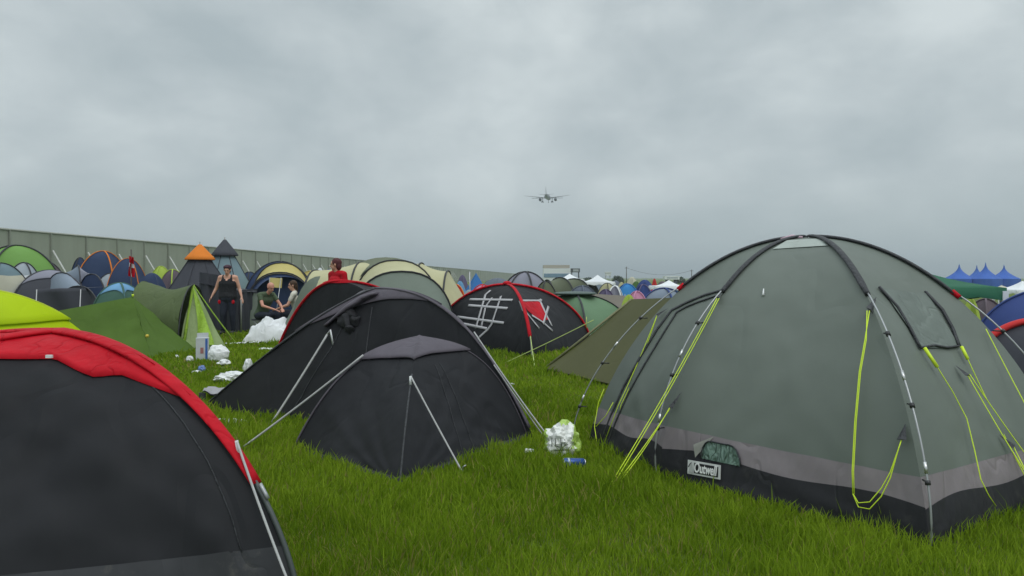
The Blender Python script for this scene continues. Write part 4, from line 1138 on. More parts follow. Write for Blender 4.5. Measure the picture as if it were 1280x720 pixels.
def person(label, loc, rz, J, hair, top, bottom, hs=1.0, bald=False, shoes=True, voxel=.011, build_=1.0, extra=None, skinm=skin):
    root = bpy.data.objects.new('person', None); COL.objects.link(root); root.location = loc; root.rotation_euler = (0, 0, rz)
    tag(root, label, 'person')
    m = MB(); k = build_
    pel, wst, chs, nek, hd = [V(J[n]) for n in ('pelvis', 'waist', 'chest', 'neck', 'head')]
    face = V(J.get('face', (0, -1, -.1)))
    def torso(mm, g=0.0, low=True):
        sr, sl = V(J['sh_r']), V(J['sh_l'])
        mm.cap(pel+(V(J['hip_r'])-pel)*.6, pel+(V(J['hip_l'])-pel)*.6, .115*k+g, .115*k+g)
        for t in np.linspace(0, 1, 7):
            c = pel.lerp(wst, t) if t < .5 else wst.lerp(chs, (t-.5)*2)
            c = pel.lerp(chs, t); ax = (sr-sl).normalized(); w = (.155-.03*math.sin(math.pi*t)+.0*t)*k
            mm.cap(c-ax*w*.45, c+ax*w*.45, w*.72+g, w*.72+g)
        ax = (sr-sl).normalized()
        mm.cap(chs-ax*.07*k, chs+ax*.07*k, .108*k+g, .108*k+g)
        mm.cap(sr, nek-V((0, 0, .04)), .052*k+g, .05*k+g); mm.cap(sl, nek-V((0, 0, .04)), .052*k+g, .05*k+g)
        mm.cap(sr.lerp(sl, .12), sr.lerp(sl, .88), .062*k+g, .062*k+g)
    torso(m)
    m.cap(nek-V((0, 0, .05)), hd-V((0, 0, .05)), .052, .048)
    M, r, f, up = head(m, hd, face, hs)
    for s in ('r', 'l'):
        m.cap(J['sh_'+s], J['el_'+s], .050*k, .038*k); m.cap(J['el_'+s], J['wr_'+s], .038*k, .025)
        hdn = V(J.get('hand_'+s, V(J['wr_'+s])-V(J['el_'+s])))
        hand(m, J['wr_'+s], hdn, J.get('palm_'+s, (0, 1, 0)), side=1 if s == 'r' else -1)
        m.cap(J['hip_'+s], J['kn_'+s], .085*k, .055*k); m.cap(J['kn_'+s], J['an_'+s], .055*k, .036)
        a = V(J['an_'+s]); ft = V(J.get('foot_'+s, (0, -1, 0)))
        m.cap(a-ft*.03-V((0, 0, .03)), a+ft*.15-V((0, 0, .045)), .036, .028)
    remesh(m, 'body', skinm, root, voxel)
    face_parts(hd, r, f, up, hs, root)
    if not bald:
        h = MB(); h.ball(hd+up*.035*hs-f*.018*hs, (.086*hs, .098*hs, .093*hs), M=M); h.ball(hd-up*.03*hs-f*.055*hs, (.072*hs, .055*hs, .085*hs), M=M)
        if hair[1]: h.cap(hd-up*.02-f*.07, hd-up*.16-f*.07, .05, .03)
        hm = MB(); hm.v = [p for p in h.v]; hm.f = h.f
        for p in hm.v: p += V((noise.noise(p*25), noise.noise(p*25+V((3, 0, 0))), noise.noise(p*25+V((0, 3, 0)))))*.006
        remesh(hm, 'hair', hair[0], root, .012, 1)
    # shirt
    t = MB(); torso(t, .014)
    if J.get('sleeve', 0) > 0:
        for s in ('r', 'l'):
            a, b = V(J['sh_'+s]), V(J['el_'+s]); t.cap(a, a.lerp(b, J['sleeve']), .064*k, .058*k)
    if J.get('vest'):
        t = MB()
        ax = (V(J['sh_r'])-V(J['sh_l'])).normalized()
        t.cap(pel+(V(J['hip_r'])-pel)*.6+V((0,0,.03)), pel+(V(J['hip_l'])-pel)*.6+V((0,0,.03)), .136*k, .136*k)
        for q in np.linspace(0, .93, 8):
            c = pel.lerp(chs, q); w = (.157-.016*math.sin(math.pi*q))*k
            t.cap(c-ax*w*.45, c+ax*w*.45, w*.72+.013, w*.72+.013)
        for s in (-1, 1):
            t.cap(chs+ax*s*.055*k+V((0, -.045, .02)), chs+ax*s*.055*k+V((0, -.05, -.03)), .078*k, .085*k)
            t.cap(chs+ax*s*.105+V((0, -.095, .06)), nek+ax*s*.100+V((0, -.03, -.012)), .030, .024, 8)
            t.cap(nek+ax*s*.100+V((0, -.03, -.015)), chs+ax*s*.09+V((0, .08, .08)), .017, .017, 8)
    remesh(t, 'shirt' if not J.get('vest') else 'vest', top, root, .013, 2)
    b = MB(); b.cap(pel+(V(J['hip_r'])-pel)*.6, pel+(V(J['hip_l'])-pel)*.6, .130*k, .130*k)
    for s in ('r', 'l'):
        b.cap(J['hip_'+s], J['kn_'+s], .102*k, .072*k); b.cap(J['kn_'+s], V(J['kn_'+s]).lerp(V(J['an_'+s]), .93), .072*k, .055)
    remesh(b, 'trousers', bottom, root, .014, 2)
    for s in ('r', 'l'):
        a = V(J['an_'+s]); ft = V(J.get('foot_'+s, (0, -1, 0)))
        sh = MB(); sh.cap(a-ft*.035-V((0, 0, .028)), a+ft*.165-V((0, 0, .042)), .046, .036)
        remesh(sh, 'shoe', blk_plastic, root, .01, 1)
    return root
denim = fabric('dark_denim', (.016, .020, .036), rough=.8, scale=10)
blackc = fabric('black_cotton', (.012, .012, .015), rough=.8, scale=10)
# woman
wd = 17.8
J = dict(pelvis=(0, 0, .93), waist=(0, 0, 1.08), chest=(0, 0, 1.27), neck=(0, -.01, 1.46), head=(0, -.05, 1.585), face=(0.05, -1, -.35),
  sh_r=(-.185, 0, 1.40), sh_l=(.185, 0, 1.40), el_r=(-.29, .02, 1.13), el_l=(.27, .02, 1.12), wr_r=(-.37, -.06, .94), wr_l=(.36, -.08, .91),
  hip_r=(-.095, 0, .90), hip_l=(.095, 0, .90), kn_r=(-.10, -.04, .49), kn_l=(.11, -.01, .49), an_r=(-.12, 0, .09), an_l=(.12, .04, .09), palm_r=(1, .3, 0), palm_l=(-1, .3, 0), vest=True)
w = person('woman in a black vest and dark jeans walking, arms slightly out, with a dark cap', (X(285, wd), wd, 0), 0.05, J, (fabric('dark_hair', (.02, .014, .014), rough=.7), False), blackc, denim, build_=1.16)
cp = MB(); cp.ball((0, -.035, 1.655), (.094, .108, .065)); cp.cap((-.04, -.13, 1.655), (.04, -.13, 1.655), .03, .03)
cp.build_local('cap', fabric('plum_cap', (.05, .02, .035), rough=.8), w)
for sx in (-1, 1): MB().ball((sx*.165-.01, -.10, .80), (.04, .012, .05)).build_local('pocket_lining', red_fab, w)
# bald man sitting
sd = 17.2
stl = fm('charcoal')
def stool(loc, lb):
    r = empty('camp_stool', loc, lb, 'stool')
    x, y, z = loc
    MB().box((x, y, .40), (.19, .17, .015)).build('seat', stl, r, shade=False)
    for sx in (-1, 1):
        for sy in (-1, 1): MB().tube([(x+sx*.16, y+sy*.14, .39), (x-sx*.17, y+sy*.15, 0)], .011, 6).build('leg', silver, r)
def sitJ(sleeve=.45, lean=.12, **kw):
    J = dict(pelvis=(0, .0, .52), waist=(0, -.03, .68), chest=(0, -.08-lean*.4, .86), neck=(0, -.12-lean*.6, 1.05), head=(0, -.18-lean, 1.17), face=(.0, -1, -.5),
      sh_r=(-.19, -.10-lean*.5, .99), sh_l=(.19, -.10-lean*.5, .99), el_r=(-.26, -.22-lean, .74), el_l=(.26, -.22-lean, .74), wr_r=(-.12, -.44-lean, .66), wr_l=(.12, -.44-lean, .66),
      hip_r=(-.10, -.02, .50), hip_l=(.10, -.02, .50), kn_r=(-.17, -.44, .52), kn_l=(.17, -.44, .52), an_r=(-.16, -.50, .09), an_l=(.16, -.50, .09), palm_r=(0, 0, -1), palm_l=(0, 0, -1), sleeve=sleeve)
    J.update(kw); return J
sp = (X(327, sd), sd, 0)
bm_ = person('bald man in a green T-shirt sitting and leaning forward beside the white sheet', sp, math.radians(58), sitJ(lean=.14), (skin, False), fabric('army_green_cotton', (.07, .10, .055), rough=.85, scale=9), denim, bald=True, skinm=skin_red)
stool((sp[0], sp[1]+.02, 0), 'dark folding camp stool under the bald man')
sp2 = (X(373, 17.4), 17.4, 0)
person('brown haired person in a cream T-shirt sitting with their side turned, facing left', sp2, math.radians(-75), sitJ(sleeve=.5, lean=.02, face=(.0, -1, -.15), head=(0, -.13, 1.21), neck=(0, -.08, 1.08), kn_r=(-.15, -.46, .58), kn_l=(.15, -.46, .56)), (fabric('brown_hair', (.055, .028, .014), rough=.7), True), fabric('cream_cotton', (.55, .53, .46), rough=.85, scale=9), denim)
stool((sp2[0], sp2[1], 0), 'dark folding camp stool under the person in the cream shirt')
# man in red
J = dict(pelvis=(0, 0, .96), waist=(0, 0, 1.12), chest=(0, 0, 1.33), neck=(0, -.01, 1.52), head=(0, -.04, 1.645), face=(-.74, -.67, -.05),
  sh_r=(-.20, 0, 1.46), sh_l=(.20, 0, 1.46), el_r=(-.24, .02, 1.17), el_l=(.24, .02, 1.17), wr_r=(-.22, -.15, .95), wr_l=(.22, -.15, .95),
  hip_r=(-.095, 0, .93), hip_l=(.095, 0, .93), kn_r=(-.10, -.02, .51), kn_l=(.10, -.02, .51), an_r=(-.11, 0, .09), an_l=(.11, .04, .09), palm_r=(1, 0, 0), palm_l=(-1, 0, 0), sleeve=.9)
person('man in a bright red top seen in profile over the red edged tent', (X(422, 13.6), 13.6, 0), math.radians(-42), J, (fabric('auburn_hair', (.075, .015, .018), rough=.7), False), red_fab, denim)

# ---- yellow folding chair by the khaki dome
d = 19.7
r = empty('camp_chair', (X(345, d), d, 0), 'yellow backed folding camp chair in front of the khaki and navy dome', 'chair')
bk = [P(337, 347, d), P(353, 348, d), P(352, 360, d-.1), P(338, 359, d-.1)]
MB().grid([[bk[0].lerp(bk[1], t).lerp(bk[3].lerp(bk[2], t), s)+V((0, .03*math.sin(math.pi*t), 0)) for t in np.linspace(0, 1, 6)] for s in np.linspace(0, 1, 5)]).build('backrest', fm('khaki'), r)
st = [V((X(338, d), d-.1, .42)), V((X(352, d), d-.1, .42)), V((X(353, d), d-.5, .44)), V((X(337, d), d-.5, .44))]
MB().add(st+[p-V((0, 0, .015)) for p in st], [(0, 1, 2, 3), (7, 6, 5, 4), (0, 4, 5, 1), (1, 5, 6, 2), (2, 6, 7, 3), (3, 7, 4, 0)]).build('seat', fm('khaki'), r, shade=False)
for u, dy in ((338, -.05), (352, -.05), (338, -.5), (352, -.5)):
    MB().tube([(X(u, d), d+dy, zt(347, d) if dy > -.1 else .44), (X(u+(2 if u < 345 else -2), d), d-.55-dy, 0)], .011, 6).build('leg', silver, r)

# ============ litter ============
def crumple(name, c, r, seed, mat, label, cat, amp=.28, sub=4, tone=None):
    bm = bmesh.new(); bmesh.ops.create_icosphere(bm, subdivisions=sub, radius=1)
    m = MB()
    for v in bm.verts:
        p = v.co.copy(); n1 = noise.fractal(p*1.3+V((seed, 0, 0)), .8, 2.2, 3); rid = 1-abs(noise.noise(p*2.6+V((0, seed, 0))))*2.2-abs(noise.noise(p*6+V((0, seed, 4))))*.8
        p = p*(1+amp*n1+amp*.5*rid-.1)
        p = V((p.x*r[0], p.y*r[1], max(-.75*r[2], p.z*r[2]))); v.co = p
    m.v = [V(c)+v.co+V((0, 0, .75*r[2])) for v in bm.verts]; m.f = [tuple(x.index for x in f.verts) for f in bm.faces]; bm.free()
    o = m.build(name, mat, shade=False)
    for p in o.data.polygons: p.use_smooth = random.random() < .25
    tag(o, label, cat); return o
# white and lime carrier bag
g = G(704, 569)
bag = crumple('carrier_bag', g, (.145, .12, .15), 3.3, None or plain('bag_white', (.74, .75, .72), .3, bump=.3), 'white and lime green plastic carrier bag on the grass beside the sage dome', 'bag', .27, 4)
bag.data.materials.append(plain('bag_lime', (.36, .52, .10), .3, bump=.3))
for p in bag.data.polygons:
    cc = p.center
    if cc.x > .075+.05*noise.noise(cc*20) or cc.x < -.125 or cc.z > .25: p.material_index = 1
bb = MB(); bb.v = [bag.location+v.co for v in bag.data.vertices]; bb.f = [tuple(p.vertices) for p in bag.data.polygons]; bbv = bb.bvh()
for ln in ([(690, 548), (690, 558)], [(694, 547), (694, 557), (698, 558)], [(701, 548), (702, 558)], [(706, 549), (706, 557), (710, 555)], [(693, 563), (707, 562)]):
    ribbon(bbv, ln, .006, .004, .002, 3, fall=6.5).build('print_mark', plain('print_dark', (.05, .06, .05), .5), bag)
# blue can
g = G(717, 588); d = V((.93, .25, -.08)).normalized(); can = empty('drink_can', (g.x, g.y, 0), 'crushed blue and silver drink can lying on the grass below the carrier bag', 'can')
c0 = V((g.x, g.y, .055)); pr = [(-.085, .022), (-.08, .03), (-.072, .034), (.072, .034), (.08, .03), (.085, .022)]
MB().tube([c0+d*a for a, r in pr[1:5]], [r for a, r in pr[1:5]], 18).build('can_body', plain('can_blue', (.015, .06, .26), .25, .4), can)
MB().tube([c0-d*.088, c0-d*.079], [.026, .031], 18).tube([c0+d*.079, c0+d*.088], [.031, .026], 18).build('can_end', plain('can_metal', (.7, .7, .7), .25, .9), can)
for a in (-.05,): MB().tube([c0+d*a, c0+d*(a+.014)], .0347, 18).build('can_print', plain('can_pale', (.55, .62, .7), .3, .3), can)
# box and bag
g = G(250, 451); bx = empty('drinks_box', (g.x, g.y, 0), 'upright white cardboard box with blue and red print beside a white bag', 'box')
Rz = Matrix.Rotation(math.radians(20), 3, 'Z'); c = V((g.x, g.y+.1, .19))
MB().box(c, (.10, .08, .19), M=Rz).build('carton', plain('carton_grey', (.50, .52, .54), .6, bump=.2), bx, shade=False)
MB().box(c+Rz @ V((.065, -.082, .0)), (.018, .002, .18), M=Rz).build('print', plain('print_blue', (.04, .12, .40), .5), bx, shade=False)
MB().box(c+Rz @ V((-.005, -.082, -.02)), (.025, .002, .05), M=Rz).build('print', plain('print_redgrey', (.35, .15, .15), .5), bx, shade=False)
fl_ = c+Rz @ V((0, .05, .22)); MB().box(fl_, (.09, .004, .05), M=Rz).build('flap', plain('carton_grey', (.5, .5, .5)), bx, shade=False)
crumple('rubbish_bag', G(273, 452), (.19, .13, .16), 8.1, white_plastic, 'crumpled white plastic bag right of the upright box', 'bag', .2, 3)
crumple('plastic_wrap', G(280, 456), (.09, .08, .05), 5.1, white_plastic, 'small white wrapper in front of the white plastic bag', 'litter', .4, 3)
crumple('white_cup', G(237, 452), (.06, .06, .06), 2.1, white_plastic, 'small white crumpled cup left of the upright box', 'litter', .3, 3)
crumple('blue_wrapper', G(252, 464), (.06, .05, .05), 2.9, plain('wrap_blue', (.12, .2, .45), .4), 'small blue and white wrapper in the grass before the box', 'litter', .4, 3)
crumple('paper_scrap', G(246, 466), (.07, .05, .02), 6.9, white_plastic, 'flat white paper scrap beside the blue wrapper', 'litter', .4, 3)
crumple('paper_scrap', G(221, 447), (.03, .03, .03), 1.9, white_plastic, 'tiny white scrap left of the crumpled cup', 'litter', .4, 3)
crumple('paper_scrap', G(331, 437), (.16, .08, .02), 1.3, white_plastic, 'thin white scrap on grass right of the rubbish', 'litter', .4, 3)
crumple('plastic_sheet', G(282, 528), (.17, .06, .02), 7.7, white_plastic, 'flattened pale plastic sheet at the left foot of the larger charcoal tent', 'litter', .5, 4)
crumple('paper_scrap', G(661, 566), (.035, .025, .02), 9.7, white_plastic, 'tiny white scrap at the right corner of the small charcoal tent', 'litter', .5, 3)
crumple('paper_scrap', G(634, 482), (.07, .04, .02), 4.4, white_plastic, 'white scrap in the grass right of the larger charcoal tent', 'litter', .5, 3)
# white sheet heap
def heap():
    rows = []; base = V((X(340, 15.6), 15.6, 0))
    for i in range(41):
        r = []
        for j in range(41):
            x = (i/40-.5)*1.0; y = (j/40-.5)*.8
            e = max(0, 1-abs(2*x)**2.4)*max(0, 1-abs(2*y/.8)**2.4)
            z = .50*e**.5*(.9+.22*x)+.13*noise.fractal(V((x*3.2, y*3.2, 2)), .8, 2.1, 4)*e**.4+.06*(1-abs(noise.noise(V((x*5, y*2, 5)))))*e**.4
            r.append(base+V((x+.03*noise.noise(V((x*5, y*5, 9))), y, max(.01, z))))
        rows.append(r)
    o = MB().grid(rows).build('white_sheet', fabric('white_sheet', (.70, .71, .73), rough=.6, wrinkle=.5, scale=5, var=.04)); tag(o, 'heap of white sheeting piled up in front of the bald man', 'sheet')
heap()
def strip(name, pts, w, mat, label, cat, amp=.02):
    m = MB(); rows = []; n = 24; P_ = [V(p) for p in pts]
    for k in range(n+1):
        t = k/n*(len(P_)-1); i = min(int(t), len(P_)-2); p = P_[i].lerp(P_[i+1], t-i); tg = (P_[i+1]-P_[i]).normalized(); sd = tg.cross(V((0, 0, 1))).normalized()
        rows.append([p+sd*w*(j/4-.5)+V((0, 0, .035+amp*noise.noise(V((k*.6, j*.7, len(pts))))+.04*abs(noise.noise(V((k*.3, j*.5, 3)))))) for j in range(5)])
    m.grid(rows); o = m.build(name, mat); tag(o, label, cat); return o
strip('cloth_strip', [G(274, 432), G(300, 431), G(330, 430)], .10, white_plastic, 'pale plastic strip lying on grass in front of the woman', 'litter', .04)
tag(MB().tube([P(312, 463, 9.7), P(330, 450, 10.0), P(354, 432, 10.5)], [.015, .05, .04], 8, .35).build('strap', fabric('lime_inner', (.33, .52, .05))), 'lime green strap stretched along the left side of the larger charcoal tent', 'strap')
# white board / sack on the ground and grey flap, stake
crumple('white_sack', G(292, 478), (.24, .10, .08), 3.9, white_plastic, 'white plastic sack lying along the left side of the larger charcoal tent', 'sack', .35, 4)
crumple('white_sack', G(310, 466), (.06, .06, .12), 4.9, white_plastic, 'small upright twist of white plastic at the end of the sack', 'litter', .35, 3)
q = [P(252, 489, 7.95), P(286, 495, 8.1), P(300, 485, 8.6), P(260, 483, 8.5)]
rows = [[q[0].lerp(q[1], t).lerp(q[3].lerp(q[2], t), s)+V((0, 0, .03*noise.noise(V((t*4, s*4, 0))))) for t in np.linspace(0, 1, 10)] for s in np.linspace(0, 1, 6)]
gf = empty('broken_table', (q[0].x, q[0].y, 0), 'small low grey folding table with a dark leg by the larger charcoal tent', 'table')
MB().grid(rows).build('tabletop', fabric('grey_sheet', (.30, .29, .31), rough=.5), gf)
MB().grid([[p-V((0, 0, .015)) for p in r] for r in rows]).build('underside', fm('charcoal'), gf)
for p in (q[0], q[1], q[2]): MB().box((p.x, p.y+.02, (p.z-.02)/2), (.03, .02, (p.z-.02)/2)).build('leg', fm('charcoal'), gf, shade=False)
# small tent pegs & pale scraps far
# ============ ground ============
def ground():
    m = MB()
    ys = list(np.concatenate([np.linspace(-12, 40, 70), np.linspace(43, 200, 30), np.geomspace(230, 6000, 12)]))
    xs = list(np.concatenate([-np.geomspace(6000, 45, 12), np.linspace(-40, 40, 81), np.geomspace(45, 6000, 12)]))
    rows = [[V((x, y, gz(x, y)+(.018*noise.noise(V((x*.9, y*.9, 0)))-.012 if 0 < y < 40 and abs(x) < 40 else -.01))) for x in xs] for y in ys]
    g, nt, b = base_mat('grass_soil'); N, L = nt.nodes, nt.links
    tc = N.new('ShaderNodeTexCoord'); n1 = N.new('ShaderNodeTexNoise'); n1.inputs['Scale'].default_value = 1.3; n1.inputs['Detail'].default_value = 10; n1.inputs['Roughness'].default_value = .7
    L.new(tc.outputs['Object'], n1.inputs['Vector'])
    cr = N.new('ShaderNodeValToRGB'); e = cr.color_ramp.elements; e[0].position = .3; e[0].color = (.08, .11, .02, 1); e[1].position = .7; e[1].color = (.15, .20, .045, 1)
    L.new(n1.outputs['Fac'], cr.inputs[0]); L.new(cr.outputs[0], b.inputs['Base Color']); b.inputs['Roughness'].default_value = .9; b.inputs['Specular IOR Level'].default_value = .1
    n2 = N.new('ShaderNodeTexNoise'); n2.inputs['Scale'].default_value = 60; n2.inputs['Detail'].default_value = 4; L.new(tc.outputs['Object'], n2.inputs['Vector'])
    bp = N.new('ShaderNodeBump'); bp.inputs['Distance'].default_value = .03; L.new(n2.outputs['Fac'], bp.inputs['Height']); L.new(bp.outputs[0], b.inputs['Normal'])
    m.grid(rows); m.f = [f[::-1] for f in m.f]
    me = bpy.data.meshes.new('ground'); me.from_pydata(m.v, [], m.f); me.materials.append(g); me.polygons.foreach_set('use_smooth', [True]*len(me.polygons))
    o = bpy.data.objects.new('ground', me); COL.objects.link(o); tag(o, kind='structure')
ground()

def inside(px, py, poly):
    res = np.zeros(len(px), bool); n = len(poly)
    for i in range(n):
        x1, y1 = poly[i][0], poly[i][1]; x2, y2 = poly[(i+1) % n][0], poly[(i+1) % n][1]
        c = ((y1 > py) != (y2 > py)) & (px < (x2-x1)*(py-y1)/(y2-y1+1e-12)+x1); res ^= c
    return res
def grass():
    bands = [(2.2, 4.2, 5200, .0030), (4.2, 6.5, 3600, .0042), (6.5, 10, 1500, .0070), (10, 16, 620, .012), (16, 30, 110, .026)]
    Xs, Ys, Ws = [], [], []
    for y0, y1, dens, w in bands:
        area = (y1-y0)*(2*(.86*y1+1.0)); n = int(dens*area)
        y = rng.uniform(y0, y1, n); hw = .86*y+1.0; hwm = .86*y1+1.0
        x = rng.uniform(-1, 1, n)*hwm; k = np.abs(x) < hw
        Xs.append(x[k]); Ys.append(y[k]); Ws.append(np.full(k.sum(), w))
    x = np.concatenate(Xs); y = np.concatenate(Ys); w = np.concatenate(Ws)
    keep = np.ones(len(x), bool)
    for f in FOOT:
        c = sum((V(p) for p in f), V((0, 0, 0)))/len(f)
        keep &= ~inside(x, y, [c+(V(p)-c)*.985 for p in f])
    x, y, w = x[keep], y[keep], w[keep]; n = len(x)
    def sn(sc, o):   # smooth patchy noise from sines
        return (np.sin(x*sc+o)*np.cos(y*sc*1.13+o*2)+np.sin(x*sc*2.1+y*sc*1.7+o*3)*.6+np.sin(x*sc*4.3-y*sc*3.9+o)*.35)/1.95
    patch_ = .5+.5*sn(1.9, 1.0); patch2 = .5+.5*sn(5.5, 4.0); cl = .5+.5*sn(14, 2.2)
    h = (.030+.075*patch_*(.4+.9*patch2)+.045*cl*patch2)*rng.uniform(.5, 1.4, n)
    tr_ = np.clip(sn(.75, 4.4)*1.6-.1, 0, 1); h *= 1-.5*tr_
    tall = rng.random(n) < .012; h[tall] *= 1.9
    az = rng.uniform(0, 2*np.pi, n)+sn(1.3, 7)*1.5; lean = rng.uniform(.15, .95, n)*h*(1.05-.4*patch2)
    lx = np.cos(az)*lean+.02*sn(.9, 3); ly = np.sin(az)*lean
    fa = rng.uniform(-1.0, 1.0, n); sx = np.cos(fa)*w; sy = np.sin(fa)*w
    gzv = -.012+.0*x
    co = np.zeros((n, 5, 3))
    co[:, 0] = np.stack([x-sx, y-sy, gzv-.01], 1); co[:, 1] = np.stack([x+sx, y+sy, gzv-.01], 1)
    co[:, 2] = np.stack([x-sx*.8+lx*.35, y-sy*.8+ly*.35, gzv+h*.6], 1); co[:, 3] = np.stack([x+sx*.8+lx*.35, y+sy*.8+ly*.35, gzv+h*.6], 1)
    co[:, 4] = np.stack([x+lx, y+ly, gzv+h], 1)
    me = bpy.data.meshes.new('grass'); me.vertices.add(n*5); me.vertices.foreach_set('co', co.ravel())
    idx = np.arange(n)[:, None]*5
    loops = np.concatenate([idx+np.array([0, 1, 3, 2]), idx+np.array([2, 3, 4])], 1).ravel()
    starts = (np.arange(n)[:, None]*7+np.array([0, 4])).ravel()
    me.loops.add(n*7); me.loops.foreach_set('vertex_index', loops.astype(np.int32))
    me.polygons.add(n*2); me.polygons.foreach_set('loop_start', starts.astype(np.int32))
    me.update(calc_edges=True); me.polygons.foreach_set('use_smooth', np.ones(n*2, bool))
    # per blade hue: green, yellow green, a few straw coloured
    t = np.clip(.35+.38*sn(1.1, 2.6)+.30*(patch2-.5)+rng.normal(0, .20, n), 0, 1)
    g1 = np.array([.118, .205, .008]); g2 = np.array([.30, .42, .028])
    c = g1+(g2-g1)*t[:, None]
    dry = rng.random(n) < (.04+.22*np.clip(sn(1.4, 5), 0, 1)**1.5); c[dry] = np.array([.30, .28, .075])*rng.uniform(.7, 1.2, (dry.sum(), 1))
    c4 = np.ones((n, 5, 4)); c4[:, :, :3] = c[:, None, :]
    at = me.color_attributes.new('blade', 'FLOAT_COLOR', 'POINT'); at.data.foreach_set('color', c4.ravel())
    m, nt, b = base_mat('grass_blades'); N, L = nt.nodes, nt.links
    a = N.new('ShaderNodeAttribute'); a.attribute_name = 'blade'; L.new(a.outputs['Color'], b.inputs['Base Color'])
    b.inputs['Roughness'].default_value = .75; b.inputs['Specular IOR Level'].default_value = .1
    tr = N.new('ShaderNodeBsdfTranslucent'); L.new(a.outputs['Color'], tr.inputs['Color']); ms = N.new('ShaderNodeMixShader'); ms.inputs[0].default_value = .42
    L.new(b.outputs[0], ms.inputs[1]); L.new(tr.outputs[0], ms.inputs[2]); L.new(ms.outputs[0], N['Material Output'].inputs['Surface'])
    me.materials.append(m); o = bpy.data.objects.new('grass', me); COL.objects.link(o)
    tag(o, 'long green grass covering the camping field', 'grass', kind='stuff')
    print('blades', n)
grass()

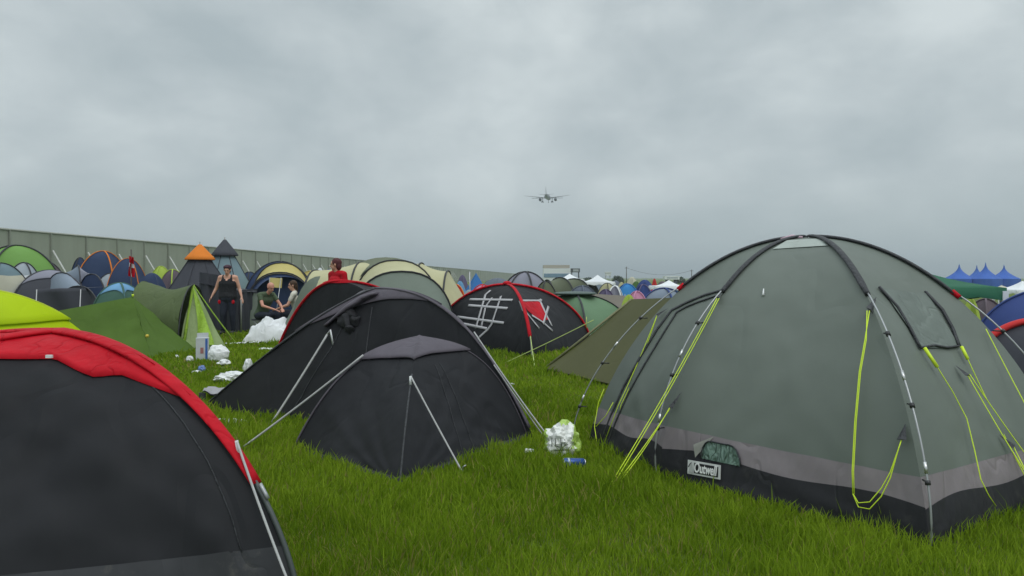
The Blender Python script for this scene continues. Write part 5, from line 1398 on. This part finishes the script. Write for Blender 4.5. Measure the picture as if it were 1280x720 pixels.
# ============ sky, sun, haze ============
SUN_EL, SUN_AZ = math.radians(58), math.radians(150)
SKYOFF = (1.3, .2, .4)
def sky():
    w = bpy.data.worlds.new('World'); scene.world = w; w.use_nodes = True
    nt = w.node_tree; N, L = nt.nodes, nt.links; N.clear()
    out = N.new('ShaderNodeOutputWorld')
    st = N.new('ShaderNodeTexSky'); st.sky_type = 'NISHITA'; st.sun_disc = False; st.sun_elevation = SUN_EL; st.sun_rotation = SUN_AZ
    b1 = N.new('ShaderNodeBackground'); b1.inputs[1].default_value = .08; L.new(st.outputs[0], b1.inputs[0])
    tc = N.new('ShaderNodeTexCoord'); sp = N.new('ShaderNodeSeparateXYZ'); L.new(tc.outputs['Generated'], sp.inputs[0])
    def math_(op, a, b=None, c=None):
        n = N.new('ShaderNodeMath'); n.operation = op
        for i, v in enumerate((a, b, c)):
            if v is None: continue
            if isinstance(v, (int, float)): n.inputs[i].default_value = v
            else: L.new(v, n.inputs[i])
        return n.outputs[0]
    z = math_('MAXIMUM', sp.outputs[2], 0.0)
    mp = N.new('ShaderNodeMapping'); mp.inputs['Location'].default_value = SKYOFF; mp.inputs['Scale'].default_value = (1, 1, 1.7); L.new(tc.outputs['Generated'], mp.inputs[0])
    def nz(scale, det, rough, dist=0.0):
        n = N.new('ShaderNodeTexNoise'); n.inputs['Scale'].default_value = scale; n.inputs['Detail'].default_value = det; n.inputs['Roughness'].default_value = rough; n.inputs['Distortion'].default_value = dist
        L.new(mp.outputs[0], n.inputs['Vector']); return n.outputs['Fac']
    n1 = nz(2.6, 4, .5, .5); n2 = nz(7.5, 7, .56, .25)
    mix = math_('ADD', math_('MULTIPLY', n1, .62), math_('MULTIPLY', n2, .38))
    cr = N.new('ShaderNodeValToRGB'); e = cr.color_ramp.elements
    e[0].position = .36; e[0].color = (.435, .505, .530, 1); e[1].position = .66; e[1].color = (.70, .765, .775, 1)
    k = e.new(.5); k.color = (.545, .61, .63, 1)
    L.new(mix, cr.inputs[0])
    # towards the horizon the cloud sheet merges to an even blue grey
    hz = N.new('ShaderNodeMapRange'); hz.inputs[1].default_value = .0; hz.inputs[2].default_value = .13; hz.inputs[3].default_value = .75; hz.inputs[4].default_value = 0; L.new(z, hz.inputs[0])
    mh = N.new('ShaderNodeMix'); mh.data_type = 'RGBA'; L.new(hz.outputs[0], mh.inputs[0]); L.new(cr.outputs[0], mh.inputs[6]); mh.inputs[7].default_value = (.44, .525, .54, 1)
    # an overcast sky is brightest overhead
    zr = N.new('ShaderNodeMapRange'); zr.inputs[1].default_value = .38; zr.inputs[2].default_value = 1.0; zr.inputs[3].default_value = 1.0; zr.inputs[4].default_value = 2.6; L.new(z, zr.inputs[0])
    b2 = N.new('ShaderNodeBackground'); L.new(mh.outputs[2], b2.inputs[0]); L.new(zr.outputs[0], b2.inputs[1])
    ms = N.new('ShaderNodeMixShader'); ms.inputs[0].default_value = .93; L.new(b1.outputs[0], ms.inputs[1]); L.new(b2.outputs[0], ms.inputs[2]); L.new(ms.outputs[0], out.inputs[0])
    sl = bpy.data.lights.new('sun', 'SUN'); sl.energy = .9; sl.angle = math.radians(30); sl.color = (1, .97, .92)
    so = bpy.data.objects.new('sun', sl); COL.objects.link(so)
    dr = V((math.sin(SUN_AZ)*math.cos(SUN_EL), math.cos(SUN_AZ)*math.cos(SUN_EL), math.sin(SUN_EL)))
    so.rotation_euler = dr.to_track_quat('Z', 'Y').to_euler(); so.location = dr*50
sky()
def haze():
    m = bpy.data.materials.new('haze_air'); m.use_nodes = True; nt = m.node_tree; nt.nodes.clear()
    o = nt.nodes.new('ShaderNodeOutputMaterial'); v = nt.nodes.new('ShaderNodeVolumePrincipled'); v.inputs['Color'].default_value = (.80, .88, .92, 1); v.inputs['Density'].default_value = .0006; v.inputs['Anisotropy'].default_value = .2
    nt.links.new(v.outputs[0], o.inputs['Volume'])
    b = MB().box((0, 3000-60, 38.5), (6200, 3150, 41.5)); me = bpy.data.meshes.new('haze'); me.from_pydata(b.v, [], b.f); me.materials.append(m)
    ob = bpy.data.objects.new('haze', me); COL.objects.link(ob); tag(ob, kind='stuff')
HAZE = True
if HAZE: haze()

# ============ camera ============
cd = bpy.data.cameras.new('camera'); cd.sensor_width = 36; cd.lens = 36*F/1280; cd.shift_y = -(360-HZ)/1280
cd.clip_start = .05; cd.clip_end = 20000
co = bpy.data.objects.new('camera', cd); COL.objects.link(co); co.location = CAM; co.rotation_euler = (math.radians(90), 0, 0)
scene.camera = co
vs = scene.view_settings; vs.view_transform = 'Standard'; vs.look = 'None'; vs.exposure = 0; vs.gamma = 1
scene.render.engine = 'CYCLES'
